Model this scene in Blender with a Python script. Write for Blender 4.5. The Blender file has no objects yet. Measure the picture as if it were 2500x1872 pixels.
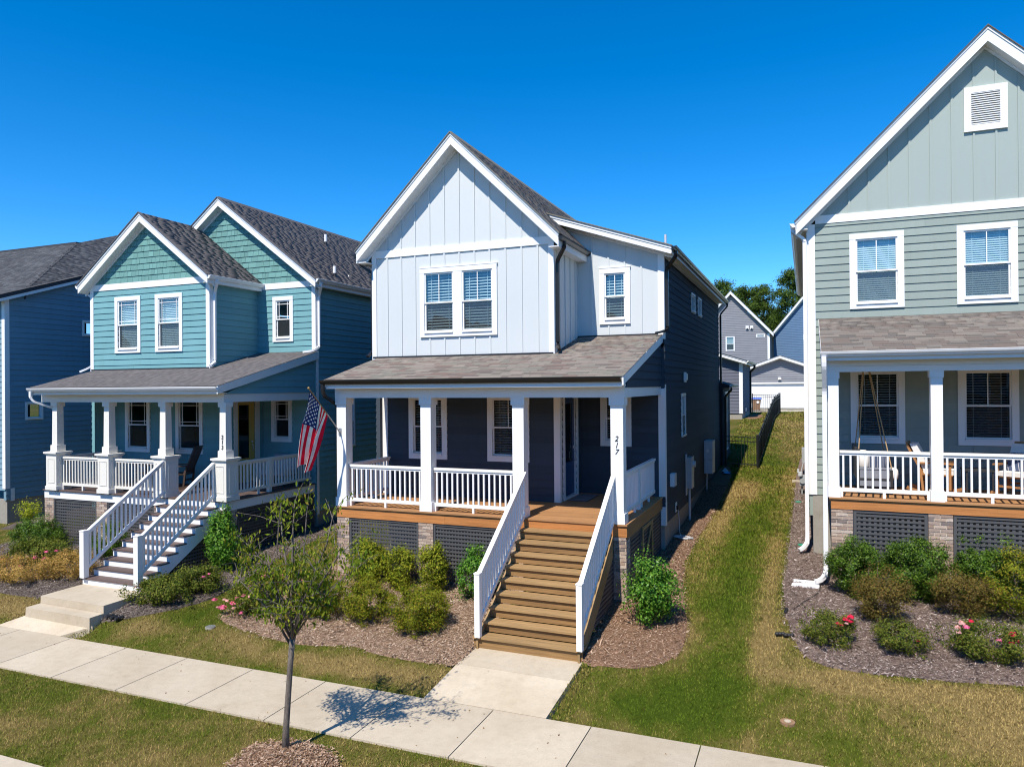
import bpy, math, random, bisect
import numpy as np
from mathutils import Vector, Matrix
random.seed(7); rng = np.random.default_rng(7)
D = bpy.data
scene = bpy.context.scene
COL = scene.collection
R = math.radians

# ------------------------------------------------------------------ camera
CAM = np.array([8.1972, -13.7633, 4.588]); YAW, PIT, ROL, FPX = R(22.190), R(0.2095), R(-0.4578), 1760.0
fwd = np.array([-math.sin(YAW)*math.cos(PIT), math.cos(YAW)*math.cos(PIT), math.sin(PIT)])
rgt = np.array([math.cos(YAW), math.sin(YAW), 0.0]); upv = np.cross(rgt, fwd)
rgt, upv = rgt*math.cos(ROL)+upv*math.sin(ROL), upv*math.cos(ROL)-rgt*math.sin(ROL)
cam_data = D.cameras.new('camera'); cam = D.objects.new('camera', cam_data); COL.objects.link(cam)
cam.matrix_world = Matrix(((rgt[0], upv[0], -fwd[0], CAM[0]), (rgt[1], upv[1], -fwd[1], CAM[1]), (rgt[2], upv[2], -fwd[2], CAM[2]), (0, 0, 0, 1)))
cam_data.sensor_fit = 'HORIZONTAL'; cam_data.sensor_width = 36.0; cam_data.lens = FPX*36.0/2500.0
cam_data.clip_start = 0.1; cam_data.clip_end = 2000.0
scene.camera = cam

# ------------------------------------------------------------------ sky, sun, exposure
SUN = Vector((0.09, 1.0, -1.39)).normalized()          # direction the light travels
world = D.worlds.new('World'); scene.world = world; world.use_nodes = True
wn = world.node_tree; wn.nodes.clear()
sky = wn.nodes.new('ShaderNodeTexSky'); sky.sky_type = 'NISHITA'; sky.sun_disc = False
sky.sun_elevation = math.asin(-SUN.z); sky.sun_rotation = math.atan2(-SUN.x, -SUN.y)
sky.altitude = 0; sky.air_density = 0.65; sky.dust_density = 0.05; sky.ozone_density = 3.5
hs = wn.nodes.new('ShaderNodeHueSaturation'); hs.inputs['Saturation'].default_value = 1.38; hs.inputs['Value'].default_value = 1.42; hs.inputs['Hue'].default_value = 0.499
bg = wn.nodes.new('ShaderNodeBackground'); bg.inputs['Strength'].default_value = 0.13
wo = wn.nodes.new('ShaderNodeOutputWorld')
wn.links.new(sky.outputs[0], hs.inputs['Color']); wn.links.new(hs.outputs[0], bg.inputs['Color']); wn.links.new(bg.outputs[0], wo.inputs['Surface'])
sl = D.lights.new('sun', 'SUN'); sl.energy = 5.0; sl.angle = R(0.53); sl.color = (1.0, 0.93, 0.825)
so = D.objects.new('sun', sl); COL.objects.link(so); so.location = (0, -20, 30)
so.rotation_euler = SUN.to_track_quat('-Z', 'Y').to_euler()
scene.view_settings.view_transform = 'Standard'; scene.view_settings.look = 'None'
scene.view_settings.exposure = 0.36; scene.view_settings.gamma = 1.0; scene.view_settings.use_curve_mapping = False
scene.cycles.pixel_filter_type = 'BLACKMAN_HARRIS'; scene.cycles.filter_width = 1.1; scene.cycles.max_bounces = 8; scene.cycles.transparent_max_bounces = 16; scene.cycles.caustics_reflective = False; scene.cycles.caustics_refractive = False

# ------------------------------------------------------------------ terrain height
_S=lambda x: -.292+.0068*max(-20,min(20,x))
_PROF=[(-17,[(-3.3,-.2),(-2.3,.0),(0,.24),(4,.45),(15,1.2),(30,2.4),(36,2.7),(46,2.45),(60,2.4)]),
(-11,[(-3.3,-.17),(-2.3,.06),(0,.28),(4,.5),(15,1.2),(30,2.4),(36,2.7),(46,2.45),(60,2.4)]),
(-5,[(-3.3,-.08),(-2.3,.13),(0,.3),(4,.55),(15,1.2),(30,2.5),(36,2.7),(46,2.45),(60,2.4)]),
(-3.4,[(-3.3,-.19),(-2.3,-.02),(0,.3),(4,.55),(15,1.2),(30,2.5),(36,2.7),(46,2.45),(60,2.4)]),
(1,[(-3.3,-.2),(-2.3,.02),(0,.33),(4,.6),(15,1.25),(28,2.6),(36,2.7),(46,2.45),(60,2.4)]),
(5,[(-3.3,-.17),(-2.3,.03),(0,.36),(5,.64),(7.3,.72),(10.3,1.0),(14.1,1.28),(28,2.66),(36.5,2.7),(46,2.46),(60,2.42)]),
(8.5,[(-3.3,-.15),(-2.3,.05),(0,.45),(1.9,.63),(4,.74),(8,.9),(15.4,1.3),(28,2.6),(36.5,2.78),(46,2.46),(60,2.42)]),
(14,[(-3.3,-.12),(-2.3,.1),(0,.5),(1.9,.68),(4,.8),(8,1.0),(15.4,1.45),(28,2.7),(36.5,2.9),(46,2.5),(60,2.45)])]
def _pz(pr,y):
    ys=[p[0] for p in pr]
    if y>=ys[-1]: return pr[-1][1]
    i=bisect.bisect_right(ys,y)
    if i==0: return pr[0][1]
    (a,za),(b,zb)=pr[i-1],pr[i]; return za+(zb-za)*(y-a)/(b-a)
def hraw(x,y):
    s=_S(x)
    if y<=-5.33: return s-.03-.02*max(0,min(1,(-5.33-y)/2))
    if y<=-3.84: return s-.03
    xs=[p[0] for p in _PROF]
    if x<=xs[0]: k=0;t=0
    elif x>=xs[-1]: k=len(xs)-2;t=1
    else:
        k=bisect.bisect_right(xs,x)-1; t=(x-xs[k])/(xs[k+1]-xs[k])
    f=lambda y:_pz(_PROF[k][1],y)*(1-t)+_pz(_PROF[k+1][1],y)*t
    if y<-3.3:
        u=(y+3.84)/.54; return (s-.03)*(1-u)+f(-3.3)*u
    return f(y)
def h(x,y):
    if y<-3.9: return hraw(x,y)
    d=.35 if y>-3 else .15
    return (hraw(x,y)*2+hraw(x,y+d)+hraw(x,y-d)+hraw(x+.5,y)+hraw(x-.5,y))/6


# ------------------------------------------------------------------ materials
def nodes(name):
    m = D.materials.new(name); m.use_nodes = True; nt = m.node_tree
    b = nt.nodes['Principled BSDF']; return m, nt, b
def N(nt, t, **kw):
    n = nt.nodes.new(t)
    for k, v in kw.items(): setattr(n, k, v)
    return n
def ramp(nt, fac, stops, interp='LINEAR'):
    r = N(nt, 'ShaderNodeValToRGB'); r.color_ramp.interpolation = interp
    while len(r.color_ramp.elements) < len(stops): r.color_ramp.elements.new(0.5)
    for e, (p, c) in zip(r.color_ramp.elements, stops): e.position = p; e.color = (*c, 1)
    nt.links.new(fac, r.inputs[0]); return r.outputs[0]
def mixc(nt, f, a, b, mode='MIX'):
    m = N(nt, 'ShaderNodeMix', data_type='RGBA', blend_type=mode)
    for s, v in ((m.inputs[0], f), (m.inputs[6], a), (m.inputs[7], b)):
        if hasattr(v, 'is_output'): nt.links.new(v, s)
        elif isinstance(v, (int, float)): s.default_value = v
        else: s.default_value = (*v, 1)
    return m.outputs[2]
def noise(nt, scale, detail=3, rough=.55, vec=None, sc=None):
    n = N(nt, 'ShaderNodeTexNoise'); n.inputs['Scale'].default_value = scale; n.inputs['Detail'].default_value = detail; n.inputs['Roughness'].default_value = rough
    if vec is None: vec = N(nt, 'ShaderNodeNewGeometry').outputs['Position']
    if sc is not None:
        mp = N(nt, 'ShaderNodeMapping'); mp.inputs['Scale'].default_value = sc; nt.links.new(vec, mp.inputs[0]); vec = mp.outputs[0]
    nt.links.new(vec, n.inputs['Vector']); return n.outputs['Fac']
def bump(nt, b, h, strength=.3, dist=.01):
    bp = N(nt, 'ShaderNodeBump'); bp.inputs['Strength'].default_value = strength; bp.inputs['Distance'].default_value = dist
    nt.links.new(h, bp.inputs['Height']); nt.links.new(bp.outputs[0], b.inputs['Normal'])
def vary(c, k): return tuple(max(0, min(1, x*k)) for x in c)

def paint(name, c, rough=.5, var=.06, grain=(2, 30, 90), bstr=.15, dirt=.10, spec=.3):
    """painted board: small change board by board, faint grain and dust"""
    m, nt, b = nodes(name)
    oi = N(nt, 'ShaderNodeObjectInfo')
    c1 = ramp(nt, oi.outputs['Random'], [(0, vary(c, 1-var)), (1, vary(c, 1+var))])
    n1 = noise(nt, 1.0, 4, .6); n2 = noise(nt, 1.0, 5, .7, sc=(5, 5, .5))
    c2 = mixc(nt, ramp(nt, n1, [(.35, (0, 0, 0)), (.8, (dirt*1.6,)*3)]), c1, vary(c, .72))
    c2 = mixc(nt, ramp(nt, n2, [(.5, (0, 0, 0)), (.85, (dirt*2.0,)*3)]), c2, (c[0]*.72, c[1]*.70, c[2]*.66))
    nt.links.new(c2, b.inputs['Base Color']); b.inputs['Roughness'].default_value = rough; b.inputs['Specular IOR Level'].default_value = spec
    g = noise(nt, 1.0, 3, .6, sc=grain); bump(nt, b, g, bstr, .004)
    return m
def siding(name, c, ori, var=.05):
    g = (2.5, 2.5, 120)
    return paint(name, c, .8, var, g, .25, .2, .12)
def plain(name, c, rough=.5, metal=0.0, var=.0):
    m, nt, b = nodes(name); b.inputs['Base Color'].default_value = (*c, 1); b.inputs['Roughness'].default_value = rough; b.inputs['Metallic'].default_value = metal
    if var:
        n1 = noise(nt, 6.0, 4, .6); nt.links.new(ramp(nt, n1, [(.3, vary(c, 1-var)), (.7, vary(c, 1+var))]), b.inputs['Base Color'])
    return m
def wood(name, c, axis='X', dark=.55, rough=.65, var=.14, knots=True):
    m, nt, b = nodes(name)
    oi = N(nt, 'ShaderNodeObjectInfo'); tc = N(nt, 'ShaderNodeNewGeometry')
    off = N(nt, 'ShaderNodeVectorMath', operation='MULTIPLY_ADD'); off.inputs[1].default_value = (1, 1, 1)
    nt.links.new(tc.outputs['Position'], off.inputs[0])
    cmb = N(nt, 'ShaderNodeCombineXYZ'); ml = N(nt, 'ShaderNodeMath', operation='MULTIPLY'); ml.inputs[1].default_value = 57.0
    nt.links.new(oi.outputs['Random'], ml.inputs[0])
    for i in range(3): nt.links.new(ml.outputs[0], cmb.inputs[i])
    nt.links.new(cmb.outputs[0], off.inputs[2])
    sc = {'X': (.8, 16, 22), 'Y': (16, .8, 22), 'Z': (16, 16, .8)}[axis]
    g1 = noise(nt, 1.6, 5, .65, off.outputs[0], sc); g2 = noise(nt, .9, 3, .6, off.outputs[0], (1.6, 1.6, 1.6))
    base = ramp(nt, oi.outputs['Random'], [(0, vary(c, 1-var)), (.5, c), (1, vary(c, 1+var))])
    dk = vary(c, dark)
    c1 = mixc(nt, ramp(nt, g1, [(.38, (.0,)*3), (.72, (.75,)*3)]), base, dk)
    c2 = mixc(nt, ramp(nt, g2, [(.55, (0, 0, 0)), (.8, (.35,)*3)]), c1, (c[0]*.75, c[1]*.8, c[2]*.95))
    if knots:
        kn = N(nt, 'ShaderNodeTexVoronoi'); kn.inputs['Scale'].default_value = 1.0
        mp = N(nt, 'ShaderNodeMapping'); s2 = {'X': (1.3, 3.2, 3.2), 'Y': (3.2, 1.3, 3.2), 'Z': (3.2, 3.2, 1.3)}[axis]; mp.inputs['Scale'].default_value = s2
        nt.links.new(off.outputs[0], mp.inputs[0]); nt.links.new(mp.outputs[0], kn.inputs['Vector'])
        c2 = mixc(nt, ramp(nt, kn.outputs['Distance'], [(.03, (.8,)*3), (.09, (0,)*3)]), c2, vary(c, .28))
    nt.links.new(c2, b.inputs['Base Color']); b.inputs['Roughness'].default_value = rough
    bump(nt, b, g1, .35, .003); return m
def shingle_mat(name, cols, island):
    m, nt, b = nodes(name)
    src = N(nt, 'ShaderNodeNewGeometry').outputs['Random Per Island'] if island else N(nt, 'ShaderNodeObjectInfo').outputs['Random']
    k = len(cols); c1 = ramp(nt, src, [(i/k, c) for i, c in enumerate(cols)], 'CONSTANT')
    n1 = noise(nt, 160, 2, .7); c2 = mixc(nt, .8, c1, ramp(nt, n1, [(.3, (.5,)*3), (.7, (1.0,)*3)]), 'MULTIPLY')
    n2 = noise(nt, .7, 3, .6); c3 = mixc(nt, .5, c2, ramp(nt, n2, [(.3, (.75,)*3), (.7, (1.0,)*3)]), 'MULTIPLY')
    nt.links.new(c3, b.inputs['Base Color']); b.inputs['Roughness'].default_value = .93; b.inputs['Specular IOR Level'].default_value = .25
    bump(nt, b, n1, .5, .003); return m
def glass_mat(name, tint=(.70, .83, .86), ior=2.2):
    m = D.materials.new(name); m.use_nodes = True; nt = m.node_tree; nt.nodes.clear()
    o = N(nt, 'ShaderNodeOutputMaterial'); mx = N(nt, 'ShaderNodeMixShader'); tr = N(nt, 'ShaderNodeBsdfTransparent'); gl = N(nt, 'ShaderNodeBsdfGlossy')
    tr.inputs[0].default_value = (*tint, 1); gl.inputs['Color'].default_value = (.95, 1, 1, 1); gl.inputs['Roughness'].default_value = .015
    lw_ = N(nt, 'ShaderNodeLayerWeight'); lw_.inputs['Blend'].default_value = .5; pw_ = N(nt, 'ShaderNodeMath', operation='POWER'); pw_.inputs[1].default_value = 5.0; nt.links.new(lw_.outputs['Facing'], pw_.inputs[0]); f0 = ((ior-1)/(ior+1))**2; fr = N(nt, 'ShaderNodeMath', operation='MULTIPLY_ADD'); fr.inputs[1].default_value = 1-f0; fr.inputs[2].default_value = f0; nt.links.new(pw_.outputs[0], fr.inputs[0])
    nz = noise(nt, 1.7, 2, .5); bp = N(nt, 'ShaderNodeBump'); bp.inputs['Strength'].default_value = .10; bp.inputs['Distance'].default_value = .02
    nt.links.new(nz, bp.inputs['Height']); nt.links.new(bp.outputs[0], gl.inputs['Normal'])
    nt.links.new(fr.outputs[0], mx.inputs[0]); nt.links.new(tr.outputs[0], mx.inputs[1]); nt.links.new(gl.outputs[0], mx.inputs[2]); nt.links.new(mx.outputs[0], o.inputs['Surface'])
    return m
def leaf_mat(name, cols, rough=.5, trans=.35, spec=.10):
    m, nt, b = nodes(name)
    g = N(nt, 'ShaderNodeNewGeometry'); k = len(cols)-1
    c1 = ramp(nt, g.outputs['Random Per Island'], [(i/k, c) for i, c in enumerate(cols)])
    n1 = noise(nt, 5.0, 2, .5); c2 = mixc(nt, 1.0, c1, ramp(nt, n1, [(.3, (.75,)*3), (.7, (1.15,)*3)]), 'MULTIPLY')
    nt.links.new(c2, b.inputs['Base Color']); b.inputs['Roughness'].default_value = rough; b.inputs['Specular IOR Level'].default_value = spec
    tl = N(nt, 'ShaderNodeBsdfTranslucent'); nt.links.new(mixc(nt, 1.0, c2, (1.3, 1.4, .45), 'MULTIPLY'), tl.inputs[0])
    mx = N(nt, 'ShaderNodeMixShader'); mx.inputs[0].default_value = trans
    nt.links.new(b.outputs[0], mx.inputs[1]); nt.links.new(tl.outputs[0], mx.inputs[2]); nt.links.new(mx.outputs[0], nt.nodes['Material Output'].inputs['Surface'])
    return m
def concrete(name, c, scale=1.0):
    m, nt, b = nodes(name)
    oi = N(nt, 'ShaderNodeObjectInfo'); base = ramp(nt, oi.outputs['Random'], [(0, vary(c, .88)), (1, vary(c, 1.06))])
    n1 = noise(nt, .9*scale, 5, .6); n2 = noise(nt, 60, 3, .7); n3 = noise(nt, 7*scale, 3, .6)
    c1 = mixc(nt, ramp(nt, n1, [(.4, (0, 0, 0)), (.75, (.75,)*3)]), base, (c[0]*.78, c[1]*.74, c[2]*.68))
    c2 = mixc(nt, .7, c1, ramp(nt, n2, [(.25, (.72,)*3), (.6, (1.0,)*3)]), 'MULTIPLY')
    n4 = noise(nt, 2.3*scale, 6, .75); c2 = mixc(nt, ramp(nt, n4, [(.58, (0, 0, 0)), (.70, (.45,)*3)]), c2, (c[0]*.62, c[1]*.58, c[2]*.52))
    c3 = mixc(nt, .35, c2, ramp(nt, n3, [(.3, (.78,)*3), (.6, (1.0,)*3)]), 'MULTIPLY')
    nt.links.new(c3, b.inputs['Base Color']); b.inputs['Roughness'].default_value = .9; bump(nt, b, n2, .3, .004); return m
def lawn_mat(name, blades):
    m, nt, b = nodes(name)
    pos = N(nt, 'ShaderNodeNewGeometry').outputs['Position']
    big = noise(nt, .5, 3, .55, pos, (1, .8, 0)); mid = noise(nt, 3.4, 6, .72, pos, (1, .6, 0)); fine = noise(nt, 17, 4, .7, pos)
    ad = N(nt, 'ShaderNodeMath', operation='MULTIPLY_ADD'); ad.inputs[1].default_value = .55; nt.links.new(mid, ad.inputs[0])
    m2 = N(nt, 'ShaderNodeMath', operation='MULTIPLY'); m2.inputs[1].default_value = .55; nt.links.new(big, m2.inputs[0]); nt.links.new(m2.outputs[0], ad.inputs[2])
    fac = ad.outputs[0]
    if blades:
        g = N(nt, 'ShaderNodeNewGeometry'); a2 = N(nt, 'ShaderNodeMath', operation='MULTIPLY_ADD'); a2.inputs[1].default_value = .26; nt.links.new(g.outputs['Random Per Island'], a2.inputs[0])
        s3 = N(nt, 'ShaderNodeMath', operation='SUBTRACT'); s3.inputs[1].default_value = .13; nt.links.new(fac, s3.inputs[0]); nt.links.new(s3.outputs[0], a2.inputs[2]); fac = a2.outputs[0]
    k = 1.0 if blades else .5
    col = ramp(nt, fac, [(.38, vary((.084, .130, .011), k)), (.51, vary((.140, .163, .022), k)), (.60, vary((.225, .192, .052), k)), (.74, vary((.36, .262, .10), k))])
    c2 = mixc(nt, .6, col, ramp(nt, fine, [(.3, (.6,)*3), (.7, (1.1,)*3)]), 'MULTIPLY')
    nt.links.new(c2, b.inputs['Base Color']); b.inputs['Roughness'].default_value = .85; b.inputs['Specular IOR Level'].default_value = .06
    if not blades: bump(nt, b, fine, .8, .02)
    return m
def mulch_mat(name, cols, island):
    m, nt, b = nodes(name)
    if island:
        src = N(nt, 'ShaderNodeNewGeometry').outputs['Random Per Island']
    else: src = noise(nt, 28, 4, .75)
    k = len(cols)-1; c = ramp(nt, src, [((.0 if island else .25)+(1.0 if island else .5)*i/k, x) for i, x in enumerate(cols)])
    if not island:
        n2 = noise(nt, .8, 3, .6); c = mixc(nt, .6, c, ramp(nt, n2, [(.3, (.65,)*3), (.7, (1.1,)*3)]), 'MULTIPLY'); bump(nt, b, noise(nt, 45, 4, .7), 1.0, .03)
    nt.links.new(c, b.inputs['Base Color']); b.inputs['Roughness'].default_value = .95; b.inputs['Specular IOR Level'].default_value = .1
    return m

M = {}
M['trim'] = paint('white_trim_paint', (.80, .80, .79), .45, .03, (3, 3, 60), .08, .05)
M['cream'] = paint('warm_white_trim_paint', (.74, .72, .66), .45, .03, (3, 3, 60), .08, .06)
M['bb'] = paint('pale_blue_grey_panel_paint', (.59, .62, .622), .5, .02, (60, 60, 2), .12, .04)
M['navy'] = siding('charcoal_navy_siding', (.058, .074, .094), 'x', .10)
M['teal'] = siding('teal_blue_siding', (.17, .355, .38), 'x')
M['shake'] = siding('sea_green_shake', (.15, .305, .285), 'x', .12)
M['slate'] = siding('slate_blue_siding', (.185, .30, .37), 'x')
M['sage'] = siding('sage_green_siding', (.285, .335, .305), 'x')
M['sagep'] = paint('sage_green_panel', (.345, .40, .37), .5, .02, (60, 60, 2), .1, .04)
M['grey'] = siding('grey_siding', (.235, .24, .265), 'x')
M['bluegrey'] = siding('blue_grey_garage_siding', (.14, .148, .185), 'x')
M['farblue'] = siding('far_blue_siding', (.115, .195, .315), 'x')
M['glass'] = glass_mat('window_glass')
M['glasslow'] = glass_mat('porch_window_glass', (.62, .68, .70), 1.6)
M['glassdark'] = glass_mat('door_glass', (.35, .42, .45), 1.7)
def screen_mat(name):
    m = D.materials.new(name); m.use_nodes = True; nt = m.node_tree; nt.nodes.clear(); o = N(nt, 'ShaderNodeOutputMaterial'); mx = N(nt, 'ShaderNodeMixShader'); tr = N(nt, 'ShaderNodeBsdfTransparent'); df = N(nt, 'ShaderNodeBsdfDiffuse')
    df.inputs[0].default_value = (.06, .065, .07, 1); mx.inputs[0].default_value = .42; nt.links.new(tr.outputs[0], mx.inputs[1]); nt.links.new(df.outputs[0], mx.inputs[2]); nt.links.new(mx.outputs[0], o.inputs['Surface']); return m
M['screen'] = screen_mat('insect_screen_mesh')
M['blind'] = plain('blind_white', (.78, .79, .77), .6)
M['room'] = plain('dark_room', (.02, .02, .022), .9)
M['rim'] = wood('cedar_rim_wood', (.52, .21, .06), 'X', .45, .6, .08)
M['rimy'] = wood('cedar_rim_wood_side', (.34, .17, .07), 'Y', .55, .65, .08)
M['deckw'] = wood('deck_board_wood', (.40, .205, .085), 'X', .6, .65, .14)
M['stairw'] = wood('stair_tread_wood', (.365, .23, .10), 'X', .42, .7, .12); M['riserw'] = wood('stair_riser_wood', (.29, .165, .062), 'X', .42, .7, .16)
M['compos'] = wood('brown_composite_board', (.115, .078, .068), 'X', .7, .6, .10, False)
M['chairwood'] = wood('dark_rocker_wood', (.075, .048, .035), 'Z', .6, .5, .1, False)
M['teak'] = wood('teak_chair_wood', (.40, .19, .07), 'Z', .65, .5, .1, False)
M['lattice'] = plain('charcoal_lattice_paint', (.075, .075, .078), .6)
M['gutterdk'] = plain('dark_bronze_gutter', (.022, .020, .019), .32, .3)
M['gutterw'] = plain('white_gutter_metal', (.80, .80, .80), .3)
M['black'] = plain('black_metal', (.012, .012, .013), .4)
M['steel'] = plain('grey_meter_metal', (.42, .44, .45), .45, .3, .08)
M['lgrey'] = plain('light_grey_box', (.55, .57, .6), .5, 0, .06)
M['brass'] = plain('brass_pole', (.45, .30, .12), .4, .6)
M['silver'] = plain('silver_pole', (.55, .55, .55), .35, .8)
M['yellow'] = paint('yellow_door_paint', (.62, .42, .10), .45, .02)
M['bluedoor'] = paint('navy_door_paint', (.03, .07, .16), .35, .02)
M['mat'] = plain('grey_door_mat', (.16, .17, .19), .95, 0, .2)
M['concrete'] = concrete('sidewalk_concrete', (.53, .455, .345))
M['curb'] = concrete('curb_concrete', (.56, .49, .38))
M['found'] = concrete('foundation_concrete', (.36, .335, .29), 1.5)
M['asphalt'] = concrete('road_asphalt', (.06, .06, .062), 2)
M['mortar'] = concrete('pale_mortar', (.62, .57, .49), 3)
M['soil'] = plain('bare_soil', (.25, .15, .08), .95, 0, .3)
def brick_mat(name, cols):
    m, nt, b = nodes(name); oi = N(nt, 'ShaderNodeObjectInfo'); k = len(cols)
    c = ramp(nt, oi.outputs['Random'], [(i/k, x) for i, x in enumerate(cols)], 'CONSTANT')
    n = noise(nt, 40, 4, .7); c2 = mixc(nt, .8, c, ramp(nt, n, [(.3, (.6,)*3), (.7, (1.1,)*3)]), 'MULTIPLY')
    nt.links.new(c2, b.inputs['Base Color']); b.inputs['Roughness'].default_value = .9; bump(nt, b, n, .5, .006); return m
M['brick'] = brick_mat('tumbled_brick', [(.47, .345, .26), (.40, .285, .215), (.52, .405, .32), (.34, .24, .185), (.44, .335, .26), (.22, .175, .155), (.54, .44, .36), (.38, .29, .235)])
SH_MAIN = [(.27, .225, .19), (.225, .21, .178), (.285, .245, .21), (.225, .165, .14), (.205, .17, .15), (.25, .232, .195), (.30, .258, .22), (.235, .185, .158), (.18, .15, .132), (.265, .232, .198)]
SH_LEFT = [(.160, .147, .146), (.152, .139, .139), (.168, .154, .151), (.146, .134, .135), (.160, .148, .148), (.172, .158, .155), (.155, .142, .142)]
SH_RIGHT = [(.24, .205, .175), (.19, .165, .145), (.27, .235, .20), (.21, .175, .15), (.165, .145, .13), (.235, .21, .185), (.20, .16, .135)]
for n_, c_ in (('main', SH_MAIN), ('left', SH_LEFT), ('right', SH_RIGHT)):
    M['sh_'+n_] = shingle_mat('shingles_'+n_, c_, True); M['sho_'+n_] = shingle_mat('shingle_piece_'+n_, c_, False)
M['sh_slate'] = shingle_mat('shingles_slate', [(.085, .09, .10), (.11, .115, .125), (.075, .078, .088), (.125, .13, .14), (.095, .098, .108)], True)

# ------------------------------------------------------------------ mesh helpers
class MB:
    def __init__(s): s.v = []; s.f = []
    def add(s, vs, fs):
        o = len(s.v); s.v += [tuple(map(float, p)) for p in vs]; s.f += [tuple(i+o for i in f) for f in fs]; return s
    def hexa(s, b, t): return s.add(list(b)+list(t), [(3, 2, 1, 0), (4, 5, 6, 7), (0, 1, 5, 4), (1, 2, 6, 5), (2, 3, 7, 6), (3, 0, 4, 7)])
    def box(s, x0, y0, z0, x1, y1, z1):
        x0, x1 = sorted((x0, x1)); y0, y1 = sorted((y0, y1)); z0, z1 = sorted((z0, z1))
        return s.hexa([(x0, y0, z0), (x1, y0, z0), (x1, y1, z0), (x0, y1, z0)], [(x0, y0, z1), (x1, y0, z1), (x1, y1, z1), (x0, y1, z1)])
    def prism(s, poly, off):
        n = len(poly); off = np.array(off); p2 = [tuple(np.array(p)+off) for p in poly]
        return s.add(list(poly)+p2, [tuple(range(n))[::-1], tuple(range(n, 2*n))]+[(i, (i+1) % n, n+(i+1) % n, n+i) for i in range(n)])
    def bar(s, p0, p1, w, hh, up=(0, 0, 1)):
        p0 = Vector(p0); p1 = Vector(p1); d = (p1-p0).normalized(); u = Vector(up); sd = d.cross(u).normalized(); u = sd.cross(d).normalized()
        a = sd*w/2; b = u*hh/2
        return s.hexa([p0-a-b, p0+a-b, p0+a+b, p0-a+b], [p1-a-b, p1+a-b, p1+a+b, p1-a+b])
    def sweep(s, pts, prof, up=(0, 0, 1), cap=True):
        pts = [Vector(p) for p in pts]; k = len(prof); o = len(s.v)
        for i, p in enumerate(pts):
            if i == 0: d = (pts[1]-p).normalized(); m = 1.0
            elif i == len(pts)-1: d = (p-pts[i-1]).normalized(); m = 1.0
            else:
                d0 = (p-pts[i-1]).normalized(); d1 = (pts[i+1]-p).normalized(); d = (d0+d1).normalized(); m = 1.0/max(.45, d.dot(d1))
            u = Vector(up)
            if abs(d.dot(u)) > .95: u = Vector((0, 1, 0)) if abs(d.y) < .9 else Vector((1, 0, 0))
            sd = d.cross(u).normalized(); uu = sd.cross(d).normalized()
            for a, b in prof: s.v.append(tuple(p+sd*a*m+uu*b*m))
        for i in range(len(pts)-1):
            for j in range(k):
                j2 = (j+1) % k; s.f.append((o+i*k+j, o+i*k+j2, o+(i+1)*k+j2, o+(i+1)*k+j))
        if cap: s.f.append(tuple(o+j for j in range(k))[::-1]); s.f.append(tuple(o+(len(pts)-1)*k+j for j in range(k)))
        return s
    def tube(s, pts, rad, n=8):
        pts = [Vector(p) for p in pts]; rad = rad if hasattr(rad, '__len__') else [rad]*len(pts); o = len(s.v); u = None
        for i, p in enumerate(pts):
            d = (pts[min(i+1, len(pts)-1)]-pts[max(i-1, 0)]).normalized()
            if u is None: u = d.orthogonal().normalized()
            else: u = (u-d*u.dot(d)).normalized()
            w = d.cross(u)
            for j in range(n):
                a = 2*math.pi*j/n; s.v.append(tuple(p+(u*math.cos(a)+w*math.sin(a))*rad[i]))
        for i in range(len(pts)-1):
            for j in range(n): s.f.append((o+i*n+j, o+i*n+(j+1) % n, o+(i+1)*n+(j+1) % n, o+(i+1)*n+j))
        s.f.append(tuple(o+j for j in range(n))[::-1]); s.f.append(tuple(o+(len(pts)-1)*n+j for j in range(n))); return s
    def cyl(s, c, r, z0, z1, n=14, r2=None):
        return s.tube([(c[0], c[1], z0), (c[0], c[1], z1)], [r, r if r2 is None else r2], n)
    def mesh(s, name, mat, smooth=False):
        me = D.meshes.new(name); me.from_pydata(s.v, [], s.f); me.materials.append(M[mat] if isinstance(mat, str) else mat)
        if smooth: me.shade_smooth()
        me.update(); return me
WO = {}
def put(name, me, parent=None, loc=(0, 0, 0)):
    o = D.objects.new(name, me); COL.objects.link(o); loc = Vector(loc)
    if parent is not None: o.parent = parent; o.location = loc-WO[parent]
    else: o.location = loc
    WO[o] = loc; return o
def part(name, mb, mat, parent, smooth=False, loc=(0, 0, 0)): return put(name, mb.mesh(name, mat, smooth), parent, loc)
def tag(o, label=None, cat=None, group=None, kind=None):
    for k, v in (('label', label), ('category', cat), ('group', group), ('kind', kind)):
        if v: o[k] = v
    return o
def thing(name, label, cat, loc=(0, 0, 0), group=None):
    return tag(put(name, None, None, loc), label, cat, group)
def struct(name, mb, mat, parent=None):
    o = part(name, mb, mat, parent)
    if parent is None: o['kind'] = 'structure'
    return o
def mesh_np(name, verts, faces, mat):
    """faces: (n,k) index array"""
    me = D.meshes.new(name); n, k = faces.shape
    me.vertices.add(len(verts)); me.vertices.foreach_set('co', np.ascontiguousarray(verts, dtype=np.float32).ravel())
    me.loops.add(n*k); me.loops.foreach_set('vertex_index', np.ascontiguousarray(faces, dtype=np.int32).ravel())
    me.polygons.add(n); me.polygons.foreach_set('loop_start', np.arange(0, n*k, k, dtype=np.int32)); me.polygons.foreach_set('loop_total', np.full(n, k, dtype=np.int32))
    me.update(calc_edges=True); me.materials.append(M[mat] if isinstance(mat, str) else mat); return me

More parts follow.
